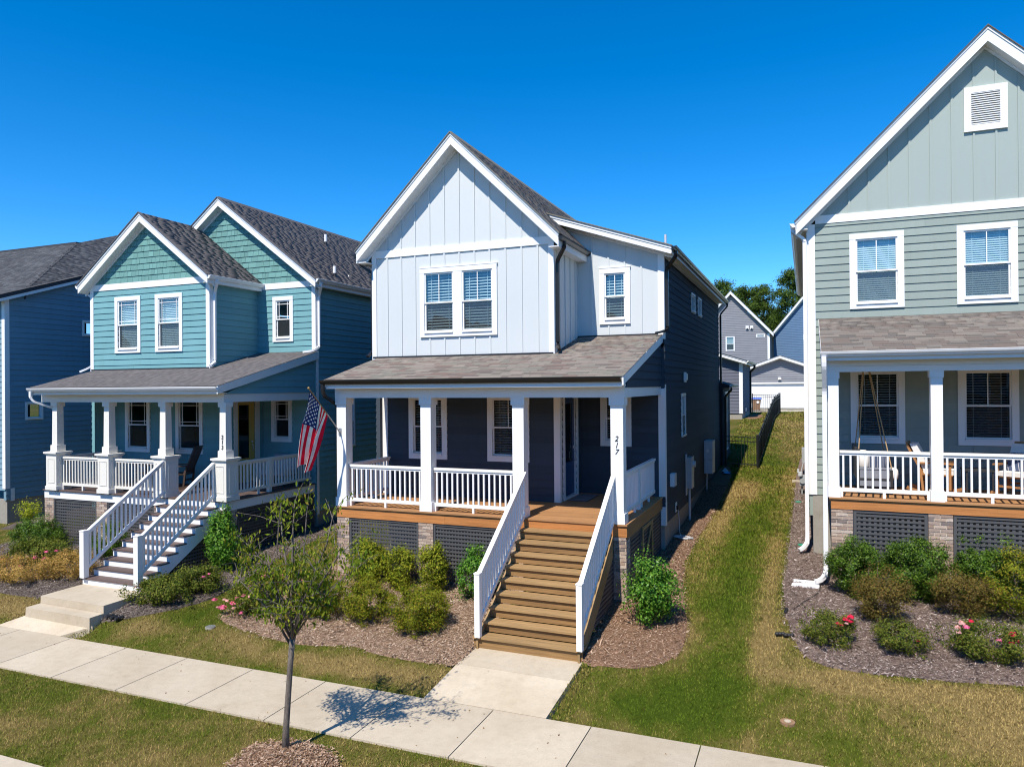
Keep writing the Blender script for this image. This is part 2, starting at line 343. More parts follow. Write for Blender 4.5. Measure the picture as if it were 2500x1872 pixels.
# wall coordinates: u along the wall, z up, d out of the wall
def W(ori, pos, u, z, d):
    return {'F': (u, pos-d, z), 'B': (u, pos+d, z), 'R': (pos+d, u, z), 'L': (pos-d, u, z)}[ori]
def wbox(mb, ori, pos, u0, u1, z0, z1, d0, d1):
    a = W(ori, pos, u0, z0, d0); b = W(ori, pos, u1, z1, d1); return mb.box(*a, *b)
def quads(ulim, zb, zt, ops):
    zs = sorted({zb, zt} | {z for o in ops for z in o[2:] if zb+.004 < z < zt-.004}); out = []
    for a, b in zip(zs, zs[1:]):
        la, ra = ulim(a); lb, rb = ulim(b)
        cuts = sorted((o[0], o[1]) for o in ops if o[2] < (a+b)/2 < o[3]); cur = (la, lb)
        for c0, c1 in cuts:
            if c0 > min(cur)+.005: out.append((cur[0], min(c0, ra), cur[1], min(c0, rb), a, b))
            cur = (max(c1, cur[0]), max(c1, cur[1]))
        if max(ra, rb) > max(min(cur), -1e9)+.005 and (ra-cur[0] > .004 or rb-cur[1] > .004): out.append((cur[0], max(ra, cur[0]), cur[1], max(rb, cur[1]), a, b))
    return out
def wall(root, ori, pos, ulim, z0, z1, mat, ops=(), style='lap', exp=.173, joined=False, thick=.10, label=None, battens=()):
    if not callable(ulim): lo, hi = ulim; ulim = lambda z: (lo, hi)
    ops = list(ops); back = MB(); rows = []; z = z0
    while z < z1-.01:
        zt = min(z+exp, z1); q = quads(ulim, z, zt, ops); rows.append((z, q)); z = zt
    for _, q in rows:
        for a, b, c, d, zb, zt in q:
            back.hexa([W(ori, pos, a, zb, -thick), W(ori, pos, b, zb, -thick), W(ori, pos, b, zb, 0), W(ori, pos, a, zb, 0)],
                      [W(ori, pos, c, zt, -thick), W(ori, pos, d, zt, -thick), W(ori, pos, d, zt, 0), W(ori, pos, c, zt, 0)])
    w = part('wall', back, mat, root)
    if label: w['label'] = label
    if style == 'lap':
        allb = MB(); bt = .024 if not joined else .03; jr = random.Random(int(abs(pos)*31+z0*10))
        for zr, q in rows:
            if not joined and rows and exp > .1:
                q2 = []
                for a, b, c, d, zb, zt in q:            # long boards are two lengths with a butt joint
                    if len(q) < 3 and min(b-a, d-c) > 3.0 and a == c and b == d and jr.random() < .7: m_ = a+(b-a)*jr.uniform(.25, .75); q2 += [(a, m_-.0015, c, m_-.0015, zb, zt), (m_+.0015, b, m_+.0015, d, zb, zt)]
                    else: q2.append((a, b, c, d, zb, zt))
                q = q2
            grp = []                                   # pieces of a course that touch make one board
            for pc in ([q] if joined else [[x] for x in q]):
                hit_ = [g for g in grp if any(abs(x[5]-y[4]) < 1e-6 and min(x[3], y[1]) > max(x[2], y[0])+.002 for x in g for y in pc)]
                for g in hit_: grp.remove(g)
                grp.append(sum(hit_, [])+list(pc))
            for pc in grp:
              mb = allb if joined else MB()
              for a, b, c, d, zb, zt in pc:
                db = bt-(bt-.005)*(zb-zr)/exp; dt = bt-(bt-.005)*(zt-zr)/exp
                mb.hexa([W(ori, pos, a, zb, .001), W(ori, pos, b, zb, .001), W(ori, pos, b, zb, db), W(ori, pos, a, zb, db)],
                        [W(ori, pos, c, zt, .001), W(ori, pos, d, zt, .001), W(ori, pos, d, zt, dt), W(ori, pos, c, zt, dt)])
              if not joined and mb.v: part('siding_board', mb, mat, w)
        if joined: tag(part('siding', allb, mat, w), kind='stuff')
    elif style == 'batten':
        hw = .02
        for u in battens:
            zs = [z0]+[z0+(z1-z0)*i/60 for i in range(1, 60)]+[z1]
            ok = [z for z in zs if ulim(z)[0]+hw < u < ulim(z)[1]-hw]
            if not ok: continue
            segs = [(min(ok), max(ok))]
            for o in ops:
                if o[0]-.1 < u < o[1]+.1:
                    ns = []
                    for s0, s1 in segs:
                        if o[2]-.1 > s0: ns.append((s0, min(s1, o[2]-.1)))
                        if o[3]+.1 < s1: ns.append((max(s0, o[3]+.1), s1))
                    segs = ns
            mb = MB()
            for s0, s1 in segs:
                if s1-s0 > .03: wbox(mb, ori, pos, u-hw, u+hw, s0, s1, .001, .022)
            if mb.v: part('batten', mb, mat, w)
    elif style == 'shake':
        r = random.Random(int(abs(pos)*100+z0*7)); k = 0
        for zr, q in rows:
            for a, b, c, d, zb, zt in q:
                u = min(a, c)-r.random()*.15
                while u < max(b, d):
                    wd = r.choice((.11, .14, .17, .2, .24, .28)); x0 = u+.003; x1 = u+wd-.003; u += wd
                    fb = lambda x: max(a, min(b, x)); ft = lambda x: max(c, min(d, x))
                    if fb(x1)-fb(x0) < .012 and ft(x1)-ft(x0) < .012: continue
                    dz = r.random()*.006; db = .024+r.random()*.006
                    mb = MB().hexa([W(ori, pos, fb(x0), zb+dz, .001), W(ori, pos, fb(x1), zb+dz, .001), W(ori, pos, fb(x1), zb+dz, db), W(ori, pos, fb(x0), zb+dz, db)],
                                   [W(ori, pos, ft(x0), zt, .001), W(ori, pos, ft(x1), zt, .001), W(ori, pos, ft(x1), zt, .008), W(ori, pos, ft(x0), zt, .008)])
                    part('shake', mb, mat, w)
    return w
def inset(rects, t=.13): return [(a+t, b-t, c+t, d-t) for a, b, c, d in rects]

def window(root, ori, pos, u0, u1, z0, z1, trim=.13, grid='cross', mat='trim', blind=.7, label=None, slat=.062, double=True, tilt=.5, screen=True, glass='glass'):
    """casing > two sashes with panes, muntins, blind"""
    cs = MB(); wbox(cs, ori, pos, u0, u0+trim, z0+trim, z1-trim, -.04, .045); wbox(cs, ori, pos, u1-trim, u1, z0+trim, z1-trim, -.04, .045)
    wbox(cs, ori, pos, u0, u1, z1-trim, z1, -.04, .048); wbox(cs, ori, pos, u0, u1, z0, z0+trim, -.04, .048)
    w = part('window', cs, mat, root)
    if label: w['label'] = label
    a, b, c, d = u0+trim, u1-trim, z0+trim, z1-trim; zm = (c+d)/2-.01; s = .035
    sl_ = MB(); wbox(sl_, ori, pos, a+.004, b-.004, c-.03, c+.012, .05, .075); part('sill', sl_, mat, w)
    halves = [(zm-.012, d, .012)]+([(c+.012, zm+.022, -.012)] if double else [])
    if not double: halves = [(c, d, .0)]
    for k, (p, q, dd) in enumerate(halves):
        f = MB(); wbox(f, ori, pos, a, a+s, p, q, dd-.03, dd+.012); wbox(f, ori, pos, b-s, b, p, q, dd-.03, dd+.012)
        wbox(f, ori, pos, a+s, b-s, q-s, q, dd-.03, dd+.012); wbox(f, ori, pos, a+s, b-s, p, p+s, dd-.03, dd+.012); part('sash', f, mat, w)
        g = MB(); v = [W(ori, pos, *t, dd-.012) for t in ((a+s-.005, p+s-.005), (b-s+.005, p+s-.005), (b-s+.005, q-s+.005), (a+s-.005, q-s+.005))]; g.add(v, [(0, 1, 2, 3)]); part('pane', g, glass, w)
        if k == 0 and grid:
            mm = MB(); t = .009
            if grid == 'cross': wbox(mm, ori, pos, (a+b)/2-t, (a+b)/2+t, p+s, q-s, dd-.011, dd+.002)
            if grid == 'prairie':
                e = .09 if b-a > .6 else .07
                for uu in (a+s+e, b-s-e): wbox(mm, ori, pos, uu-t, uu+t, p+s, q-s, dd-.011, dd+.002)
                for zz in (p+s+e, q-s-e): wbox(mm, ori, pos, a+s, b-s, zz-t, zz+t, dd-.0105, dd+.0015)
            part('muntin', mm, mat, w)
    if screen and double:
        sc_ = MB(); sc_.add([W(ori, pos, *t, .004) for t in ((a+s+.004, c+.05), (b-s-.004, c+.05), (b-s-.004, zm), (a+s+.004, zm))], [(0, 1, 2, 3)]); part('insect_screen', sc_, 'screen', w)
    if blind:
        bl = MB(); z = d-.02; zend = d-(d-c)*blind
        while z > zend:
            p = [W(ori, pos, a+.02, z, -.11), W(ori, pos, b-.02, z, -.11), W(ori, pos, b-.02, z-.048*tilt, -.11+.046), W(ori, pos, a+.02, z-.048*tilt, -.11+.046)]
            q = [(x, y, zz-.004) for x, y, zz in p]; bl.hexa(q, p); z -= slat
        for uu in (a+(b-a)*.2, b-(b-a)*.2): wbox(bl, ori, pos, uu-.006, uu+.006, zend, d-.02, -.062, -.059)
        part('blind', bl, 'blind', w)
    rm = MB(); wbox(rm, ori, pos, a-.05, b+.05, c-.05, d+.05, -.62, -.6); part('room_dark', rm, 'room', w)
    return w

def shingles(root, O, e, s, L, H, mat, course=.14, clip=None, pieces=0, name='shingles', rnd=1):
    """courses of tabs on a roof plane; the nearest `pieces` tabs (lowest courses first) are objects of their own"""
    O, e, s = Vector(O), Vector(e).normalized(), Vector(s).normalized(); n = e.cross(s).normalized()
    if n.z < 0: n = -n
    r = random.Random(rnd); V = []; F = []; cache = {}; made = 0; t = 0.0; k = 0
    while t < H-.01:
        t1 = min(t+course+.025, H); a, b = clip(t) if clip else (0, L); u = a-r.random()*.2
        while u < b-.01:
            wd = r.choice((.16, .2, .25, .3, .36, .44)); x0, x1 = max(a, u), min(b, u+wd-.004); u += wd
            if x1-x0 < .02: continue
            th = r.choice((.005, .006, .007, .009)); full = (abs(x1-x0-(wd-.004)) < 1e-6 and abs(t1-t-course-.025) < 1e-6)
            loc = lambda x, y, z: O+e*x+s*y+n*z
            if made < pieces:
                made += 1; key = (wd, th) if full else None
                p0 = loc(x0, t, 0)
                if key in cache: me = cache[key]
                else:
                    w_ = x1-x0; hh = t1-t; q = [e*a_+s*b_+n*c_ for a_, b_, c_ in ((0, 0, 0), (w_, 0, 0), (w_, 0, th), (0, 0, th), (0, hh, .0), (w_, hh, .0), (w_, hh, .003), (0, hh, .003))]
                    mb = MB().add(q, [(0, 1, 2, 3), (3, 2, 6, 7), (0, 3, 7, 4), (1, 5, 6, 2)]); me = mb.mesh('shingle', 'sho_'+mat)
                    if key: cache[key] = me
                put('shingle', me, root, p0)
            else:
                i = len(V); V += [loc(x0, t, 0), loc(x1, t, 0), loc(x1, t, th), loc(x0, t, th), loc(x1, t1, .003), loc(x0, t1, .003), loc(x1, t1, 0), loc(x0, t1, 0)]
                F += [(i, i+1, i+2, i+3), (i+3, i+2, i+4, i+5), (i, i+3, i+5, i+7), (i+1, i+6, i+4, i+2)]
        t += course; k += 1
    if V:
        me = mesh_np(name, np.array(V), np.array(F), 'sh_'+mat); tag(put(name, me, root), kind='stuff')

def gable_side(root, xc, zr, xe, slope, y0, y1, mat, yw, trim='trim', under=.13, rnd=1, clip=None, rakeh=.22, tabs=True, roofname='roof', full_soffit=False):
    """one slope of a gable roof whose ridge runs along y; returns the roof part"""
    sg = 1 if xe > xc else -1; ze = zr-slope*abs(xe-xc)
    z0 = lambda x, dz: zr-slope*abs(x-xc)-dz
    slab = MB().hexa([(xc, y0, z0(xc, under)), (xe, y0, z0(xe, under)), (xe, y1, z0(xe, under)), (xc, y1, z0(xc, under))], [(xc, y0, z0(xc, .006)), (xe, y0, z0(xe, .006)), (xe, y1, z0(xe, .006)), (xc, y1, z0(xc, .006))])
    rf = part(roofname, slab, 'sh_'+mat, root)
    ln = math.hypot(xe-xc, ze-zr); c_ = clip
    if tabs:
        xo = xe+sg*.03; zo = zr-slope*abs(xo-xc)
        shingles(rf, (xo, y0-.03, zo), (0, 1, 0), (xc-xo, 0, zr-zo), y1-y0+.05, math.hypot(xo-xc, zr-zo), mat, clip=c_, rnd=rnd)
    # rake board on the front, with its narrow top strip
    rk = MB().hexa([(xc, y0-.03, z0(xc, .02)), (xe, y0-.03, z0(xe, .02)), (xe, y0, z0(xe, .02)), (xc, y0, z0(xc, .02))],
                   [(xc, y0-.03, z0(xc, rakeh)), (xe, y0-.03, z0(xe, rakeh)), (xe, y0, z0(xe, rakeh)), (xc, y0, z0(xc, rakeh))])
    part('rake_board', rk, trim, root)
    st = MB().hexa([(xc, y0-.048, z0(xc, .012)), (xe+sg*.01, y0-.048, z0(xe+sg*.01, .012)), (xe+sg*.01, y0-.031, z0(xe+sg*.01, .012)), (xc, y0-.031, z0(xc, .012))],
                   [(xc, y0-.048, z0(xc, .075)), (xe+sg*.01, y0-.048, z0(xe+sg*.01, .075)), (xe+sg*.01, y0-.031, z0(xe+sg*.01, .075)), (xc, y0-.031, z0(xc, .075))])
    part('rake_strip', st, trim, root)
    part('drip_edge', MB().hexa([(xc, y0-.075, z0(xc, .014)), (xe+sg*.03, y0-.075, z0(xe+sg*.03, .014)), (xe+sg*.03, y0+.01, z0(xe+sg*.03, .014)), (xc, y0+.01, z0(xc, .014))], [(xc, y0-.075, z0(xc, -.012)), (xe+sg*.03, y0-.075, z0(xe+sg*.03, -.012)), (xe+sg*.03, y0+.01, z0(xe+sg*.03, -.012)), (xc, y0+.01, z0(xc, -.012))]), 'sh_'+mat, root)
    ys = y1 if full_soffit else yw
    sb = rakeh-.012
    sf = MB().hexa([(xc, y0+.001, z0(xc, sb)), (xe, y0+.001, z0(xe, sb)), (xe, ys, z0(xe, sb)), (xc, ys, z0(xc, sb))],
                   [(xc, y0+.001, z0(xc, sb-.015)), (xe, y0+.001, z0(xe, sb-.015)), (xe, ys, z0(xe, sb-.015)), (xc, ys, z0(xc, sb-.015))])
    part('soffit', sf, trim, root)
    if yw > y0+.1:
        fz = MB().hexa([(xc, yw-.033, z0(xc, sb+.001)), (xe, yw-.033, z0(xe, sb+.001)), (xe, yw, z0(xe, sb+.001)), (xc, yw, z0(xc, sb+.001))], [(xc, yw-.033, z0(xc, sb+.07)), (xe, yw-.033, z0(xe, sb+.07)), (xe, yw, z0(xe, sb+.07)), (xc, yw, z0(xc, sb+.07))])
        part('frieze_board', fz, trim, root)
    return rf
GUT = [(-.0, 0), (.06, 0), (.075, .03), (.10, .055), (.115, .095), (.105, .1), (.095, .085), (.01, .085), (.01, .1), (0, .1)]
def gutter(root, p0, p1, out, mat, lid=True):
    """K-style gutter from p0 to p1 (back bottom edge), out = horizontal unit vector away from the wall"""
    p0, p1, o = Vector(p0), Vector(p1), Vector(out); mb = MB(); prof = GUT
    a = [p0+o*x+Vector((0, 0, z)) for x, z in prof]; mb.prism([tuple(q) for q in a], tuple(p1-p0)); return part('gutter', mb, mat, root)
def downspout(root, pts, mat, w=.075, d=.055):
    pr = [(-w/2, -d/2), (w/2, -d/2), (w/2, d/2), (-w/2, d/2)]; fine = [Vector(pts[0])]
    P = [Vector(p) for p in pts]
    for i in range(1, len(P)-1):      # soften elbows
        a, b, c = P[i-1], P[i], P[i+1]; k = min(.07, (b-a).length*.4, (c-b).length*.4)
        fine += [b+(a-b).normalized()*k, b*1.0*.5+(b+(a-b).normalized()*k)*.25+(b+(c-b).normalized()*k)*.25, b+(c-b).normalized()*k]
    fine.append(P[-1]); mb = MB().sweep(fine, pr, up=(0.0, .02, 1)); return part('downspout', mb, mat, root)
def railing(root, p0, p1, zb, zt, mat, pitch=.125, bal=.036, skip=0, feet=(.5,), name='railing', floor=None):
    """level railing between two points in plan"""
    p0, p1 = Vector((*p0, 0)), Vector((*p1, 0)); d = p1-p0; L = d.length; d.normalize()
    tr = MB().bar(p0+Vector((0, 0, zt-.025)), p1+Vector((0, 0, zt-.025)), .085, .05); rl = part(name, tr, mat, root)
    part('sub_rail', MB().bar(p0+Vector((0, 0, zt-.075)), p1+Vector((0, 0, zt-.075)), .04, .045), mat, rl)
    part('bottom_rail', MB().bar(p0+Vector((0, 0, zb+.035)), p1+Vector((0, 0, zb+.035)), .05, .07), mat, rl)
    n = max(2, int(round(L/pitch))); q = MB().box(-bal/2, -bal/2, zb+.07, bal/2, bal/2, zt-.09).mesh('baluster', mat)
    for i in range(n):
        c = p0+d*(L*(i+.5)/n); put('baluster', q, rl, c)
    if floor is not None:
        for f in feet: c = p0+d*L*f; part('rail_foot', MB().box(c.x-.025, c.y-.025, floor, c.x+.025, c.y+.025, zb), mat, rl)
    return rl
def stair_rail(root, x, y0, z0, y1, z1, mat, newel=True, gap=.09, pitch=.115, hgt=.80, nz0=None, nz1=None, nw=.10):
    """sloping rail in the plane x: (y0,z0) bottom top-of-rail, (y1,z1) top end"""
    tr = MB().bar((x, y0, z0), (x, y1, z1), .085, .045, up=(0, 0, 1)); rl = part('stair_railing', tr, mat, root); sl_ = (z1-z0)/(y1-y0)
    part('sub_rail', MB().bar((x, y0, z0-.055), (x, y1, z1-.055), .04, .05), mat, rl)
    part('bottom_rail', MB().bar((x, y0, z0-hgt), (x, y1, z1-hgt), .05, .07), mat, rl)
    n = int(abs(y1-y0)/pitch); b = MB(); me = None
    q = MB().hexa([(-.018, -.018, -hgt+.03-.018*sl_), (.018, -.018, -hgt+.03-.018*sl_), (.018, .018, -hgt+.03+.018*sl_), (-.018, .018, -hgt+.03+.018*sl_)],
                  [(-.018, -.018, -.07-.018*sl_), (.018, -.018, -.07-.018*sl_), (.018, .018, -.07+.018*sl_), (-.018, .018, -.07+.018*sl_)]).mesh('baluster', mat)
    for i in range(n):
        y = y0+(y1-y0)*(i+.7)/n; put('baluster', q, rl, (x, y, z0+sl_*(y-y0)))
    if newel: part('newel_post', MB().box(x-nw/2, y0-nw, nz0, x+nw/2, y0, nz1).box(x-nw/2-.008, y0-nw-.008, nz1, x+nw/2+.008, y0+.008, nz1+.02), mat, rl)
    return rl
def lattice(root, ori, pos, u0, u1, z0, z1, mat='lattice', ph=.082, pv=.072, sw=.045, fr=.045, label=None, vw=.035, lean=False):
    f = MB(); wbox(f, ori, pos, u0, u0+fr, z0, z1, -.02, .03); wbox(f, ori, pos, u1-fr, u1, z0, z1, -.02, .03); wbox(f, ori, pos, u0+fr, u1-fr, z1-fr, z1, -.02, .03); wbox(f, ori, pos, u0+fr, u1-fr, z0, z0+fr, -.02, .03)
    w = part('lattice_panel', f, mat, root); L = u1-u0-2*fr; H = z1-z0-2*fr
    a = W(ori, 0, 0, 0, 0); mb = MB(); wbox(mb, ori, 0, 0, L, -sw/2, sw/2, .004, .014); mh = mb.mesh('slat', mat)
    mb = MB(); wbox(mb, ori, 0, -vw/2, vw/2, 0, H, -.008, .003); mv = mb.mesh('slat', mat)
    z = z1-fr-ph*.55
    while z > z0+fr: put('slat', mh, w, W(ori, pos, u0+fr, z, 0)); z -= ph
    u = u0+fr+pv*.5
    while u < u1-fr: put('slat', mv, w, W(ori, pos, u, z0+fr, 0)); u += pv
    return w
BR = {}
def brick_pier(root, x0, x1, y0, y1, z0, z1, faces='F'):
    j = .011; ch = .0675
    p = part('brick_pier', MB().box(x0+.012, y0+.012, z0, x1-.012, y1-.012, z1), 'mortar', root)
    def lay(ori, pos, u0, u1):
        z = z1-ch; k = 0
        while z > z0-.05:
            Lr = u1-u0; cuts = [0, .10, Lr] if k % 2 else [0, Lr-.10, Lr]
            if Lr > .46: cuts = sorted(set([0]+[.10*(k % 2)+.21*i for i in range(1, int(Lr/.21)+1) if .10*(k % 2)+.21*i < Lr-.05]+([.10] if k % 2 else [])+[Lr]))
            elif Lr > .3: cuts = [0, .10, .10+.2, Lr] if k % 2 else [0, .2, Lr]
            for a, b in zip(cuts, cuts[1:]):
                key = (ori, round(b-a, 3))
                if key not in BR:
                    mb = MB(); wbox(mb, ori, 0, j/2, b-a-j/2, 0, ch-j, -.03, .0); BR[key] = mb.mesh('brick', 'brick')
                put('brick', BR[key], p, W(ori, pos, u0+a, z+random.uniform(-.001, .001), random.uniform(-.001, .003)))
            z -= ch; k += 1
    if 'F' in faces: lay('F', y0, x0, x1)
    if 'R' in faces: lay('R', x1, y0+.013, y1)
    if 'L' in faces: lay('L', x0, y0+.013, y1)
    return p
def digits(post, text, x, y, ztop, size, step, mat='black', shear=.25):
    for i, ch in enumerate(text):
        cu = D.curves.new('numeral', 'FONT'); cu.body = ch; cu.size = size; cu.extrude = .004; cu.align_x = 'CENTER'; cu.shear = shear; cu.offset = .0
        t = D.objects.new('tmp_text', cu); COL.objects.link(t); dg = bpy.context.evaluated_depsgraph_get(); me = D.meshes.new_from_object(t.evaluated_get(dg)); D.objects.remove(t)
        me.transform(Matrix.Rotation(math.pi/2, 4, 'X')); me.materials.clear(); me.materials.append(M[mat]); me.name = 'numeral'
        put('numeral', me, post, (x, y, ztop-size*.72-step*i))

# ================================================================== the middle house, number 217
H1 = thing('house', 'two-storey house with pale blue-grey gable, dark navy siding, wooden porch steps and numerals 217', 'house', (1.6, 0, .3))
yP, yB, yG, yR, yK = 0.0, 2.1, 1.849, 3.759, 1.518
xL, xG, xR, xC = -1.955, 2.87, 5.02, .447
zD, zBm = 1.89, 4.35
# ---- upper front gable in board and batten
bat = [-1.53, -1.127, -.731, -.325, .081, .484, .885, 1.284, 1.69, 2.093, 2.495]
twin = [(-.585, .443, 5.80, 7.487), (.443, 1.478, 5.80, 7.487)]
wall(H1, 'F', yG, (xL, xG), 5.0, 7.834, 'bb', inset(twin, .12), 'batten', battens=bat)
part('band_board', MB().box(xL+.11, yG-.03, 7.834, xG-.11, yG, 8.013), 'trim', H1)
wall(H1, 'F', yG, lambda z: (xC-(10.33-z)/.975, xC+(10.33-z)/.975), 8.013, 10.32, 'bb', (), 'batten', battens=bat)
part('corner_board', MB().box(xL-.02, yG-.03, 5.05, xL+.109, yG+.0, 8.05).box(xL-.025, yG, 5.05, xL-.001, yG+.12, 7.8), 'trim', H1)
part('corner_board', MB().box(xG-.109, yG-.03, 5.05, xG+.026, yG-.0005, 8.0).box(xG+.001, yG, 5.05, xG+.0255, yG+.12, 7.7), 'trim', H1)
for r in twin: window(H1, 'F', yG, *r, trim=.12, blind=.97, slat=.07, tilt=.6)
part('window_hood', MB().box(-.60, yG-.055, 7.487, 1.495, yG-.0, 7.51), 'trim', H1)
# ---- jog and recessed upper wall
wall(H1, 'R', xG, (yG+.02, yR), 5.2, 7.72, 'bb', (), 'batten', battens=[2.296, 2.70, 3.106, 3.513])
w2 = (3.438, 4.216, 6.103, 7.495)
wall(H1, 'F', yR, lambda z: (2.4, min(xR, xR-(z-7.9)/.339)), 5.5, 8.75, 'bb', inset([w2]), 'batten', battens=[3.24, 3.667, 4.076, 4.489])
window(H1, 'F', yR, *w2, blind=.97, slat=.07, tilt=.6)
part('window_hood', MB().box(3.425, yR-.055, 7.495, 4.23, yR, 7.517), 'trim', H1)
part('corner_board', MB().box(xR-.125, yR-.03, 5.7, xR+.026, yR-.0005, 7.9).box(xR+.001, yR, 5.7, xR+.0255, yR+.1, 7.79), 'trim', H1)
# ---- side walls in dark lap siding
side_w = [(8.21, 8.94, 6.755, 7.34), (9.64, 10.36, 6.765, 7.365), (6.19, 6.87, 3.155, 4.352)]
wall(H1, 'R', xR, (yR+.0, 15.55), 1.24, 7.78, 'navy', inset(side_w, .055))
window(H1, 'R', xR, *side_w[0], trim=.055, grid=None, blind=0, double=False); window(H1, 'R', xR, *side_w[1], trim=.055, grid=None, blind=0, double=False)
window(H1, 'R', xR, *side_w[2], trim=.055, grid=None, blind=0)
wall(H1, 'L', xL, (yG+.12, 15.55), 1.2, 7.7, 'navy', (), joined=True)
wall(H1, 'B', 15.55, (xL, xR), 1.2, 7.78, 'navy', (), style='flat'); wall(H1, 'B', 15.55, lambda z: (xC-(10.5-z)/.975, xC+(10.5-z)/.975), 7.78, 10.4, 'navy', (), style='flat')
part('foundation', MB().box(xL+.05, 3.85, -.2, xR-.03, 15.5, 1.24), 'found', H1)
part('foundation', MB().box(-1.75, 2.2, -.2, 2.85, 3.84, 1.6), 'found', H1)
# ---- lower front wall, door in the side of the jog
lw = [(-1.075, .0, 2.793, 4.42), (1.09, 2.165, 2.79, 4.42)]
wall(H1, 'F', yB, (-1.85, 2.79), zD-.02, 4.62, 'navy', inset(lw))
for r in lw: window(H1, 'F', yB, *r, blind=.97, slat=.06, glass='glasslow')
part('corner_board', MB().box(2.775, yB-.028, zD, 2.925, yB-.0005, 4.5).box(2.901, yB, zD, 2.9255, yB+.12, 4.5), 'trim', H1)
part('corner_board', MB().box(-1.86, yB-.03, zD, -1.70, yB-.0, 4.5), 'trim', H1)
wall(H1, 'R', 2.90, (yB, yR), zD-.02, 4.62, 'navy', [(2.42, 3.36, 1.8, 4.30)])
rw = (3.437, 4.218, 3.08, 4.45)
wall(H1, 'F', yR, (2.80, xR), zD-.02, 4.62, 'navy', inset([rw]))
window(H1, 'F', yR, *rw, blind=.97, slat=.06, glass='glasslow')
part('corner_board', MB().box(xR-.14, yR-.028, zD, xR+.028, yR-.0005, 4.5).box(xR-.0, yR+.0, 1.19, xR+.0275, yR+.11, 4.6).box(xR-.139, yR-.0275, 1.19, xR+.0275, yR-.0, 1.64), 'trim', H1)
part('door_casing', MB().box(2.902, 2.30, zD, 2.94, 2.42, 4.31).box(2.902, 3.36, zD, 2.94, 3.48, 4.31).box(2.902, 2.30, 4.311, 2.944, 3.48, 4.45), 'trim', H1)
dr = part('door', MB().box(2.83, 2.46, 1.96, 2.875, 3.32, 2.75).box(2.83, 2.46, 2.75, 2.875, 2.60, 4.28).box(2.83, 3.18, 2.75, 2.875, 3.32, 4.28).box(2.83, 2.6, 4.15, 2.875, 3.18, 4.28), 'bluedoor', H1)
part('pane', MB().box(2.845, 2.6, 2.75, 2.858, 3.18, 4.15), 'glassdark', dr)
part('door_frame', MB().box(2.84, 2.42, 1.93, 2.90, 2.459, 4.30).box(2.84, 3.321, 1.93, 2.90, 3.36, 4.30).box(2.8, 2.42, 1.885, 2.935, 3.36, 1.93), 'trim', H1)
part('handle', MB().tube([(2.90, 3.25, 2.75), (2.935, 3.25, 2.78), (2.94, 3.25, 2.95), (2.90, 3.25, 2.99)], .012, 8).cyl((2.885, 3.25), .035, 3.05, 3.12, 12), 'silver', dr)
part('room_dark', MB().box(2.0, 2.3, 1.9, 2.02, 3.5, 4.4), 'room', H1)
# ---- roofs
gable_side(H1, xC, 10.61, 3.115, .975, yK, 15.8, 'main', yG, rnd=3, rakeh=.29)
gable_side(H1, xC, 10.61, -2.21, .975, yK, 15.8, 'main', yG, rnd=4, tabs=False, rakeh=.29)
gable_side(H1, 2.165, 8.935, 5.275, .339, 3.43, 15.8, 'main', yR, rnd=5, rakeh=.2)
part('ridge_cap', MB().hexa([(xC-.13, 1.50, 10.49), (xC+.13, 1.50, 10.49), (xC+.13, 15.8, 10.49), (xC-.13, 15.8, 10.49)], [(xC-.012, 1.50, 10.635), (xC+.012, 1.50, 10.635), (xC+.012, 15.8, 10.635), (xC-.012, 15.8, 10.635)]), 'sh_main', H1)
part('eave_soffit', MB().box(xR, 3.44, 7.78, 5.26, 15.79, 7.80).box(xR+.001, 3.77, 7.68, xR+.03, 15.5, 7.779), 'trim', H1)
part('fascia', MB().box(5.255, 3.41, 7.70, 5.285, 15.8, 7.86), 'trim', H1)
part('eave_soffit', MB().box(xG, yK+.01, 7.70, 3.09, yR, 7.72).box(xL-.22, yK+.01, 7.70, xL, 15.7, 7.72), 'trim', H1)
part('fascia', MB().box(3.09, yK-.02, 7.69, 3.12, yR, 7.95).box(-2.22, yK-.02, 7.69, -2.19, 15.7, 7.95), 'trim', H1)
gutter(H1, (5.286, 3.40, 7.775), (5.286, 15.82, 7.775), (1, 0, 0), 'gutterdk'); gutter(H1, (3.121, 1.49, 7.84), (3.121, 3.755, 7.84), (1, 0, 0), 'gutterdk'); gutter(H1, (-2.221, 1.49, 7.84), (-2.221, 15.7, 7.84), (-1, 0, 0), 'gutterdk')
downspout(H1, [(3.185, 1.72, 7.84), (3.185, 1.72, 7.72), (2.945, 1.93, 7.46), (2.945, 1.93, 5.52), (3.03, 1.76, 5.40)], 'gutterdk')
downspout(H1, [(5.35, 3.62, 7.78), (5.35, 3.62, 7.66), (5.095, 3.86, 7.40), (5.095, 3.86, 5.94), (5.04, 3.62, 5.87), (4.88, 3.5, 5.83)], 'gutterdk')
downspout(H1, [(-2.29, 1.75, 7.84), (-2.29, 1.75, 7.70), (-2.02, 1.92, 7.50), (-2.02, 1.92, 5.5), (-2.05, 1.72, 5.36)], 'gutterdk')
downspout(H1, [(5.35, 15.72, 7.78), (5.35, 15.72, 7.66), (5.10, 15.60, 7.35), (5.10, 15.60, 1.35)], 'gutterdk')
part('vent_pipe', MB().cyl((4.33, 8.0), .035, 8.1, 9.09), 'lgrey', H1)
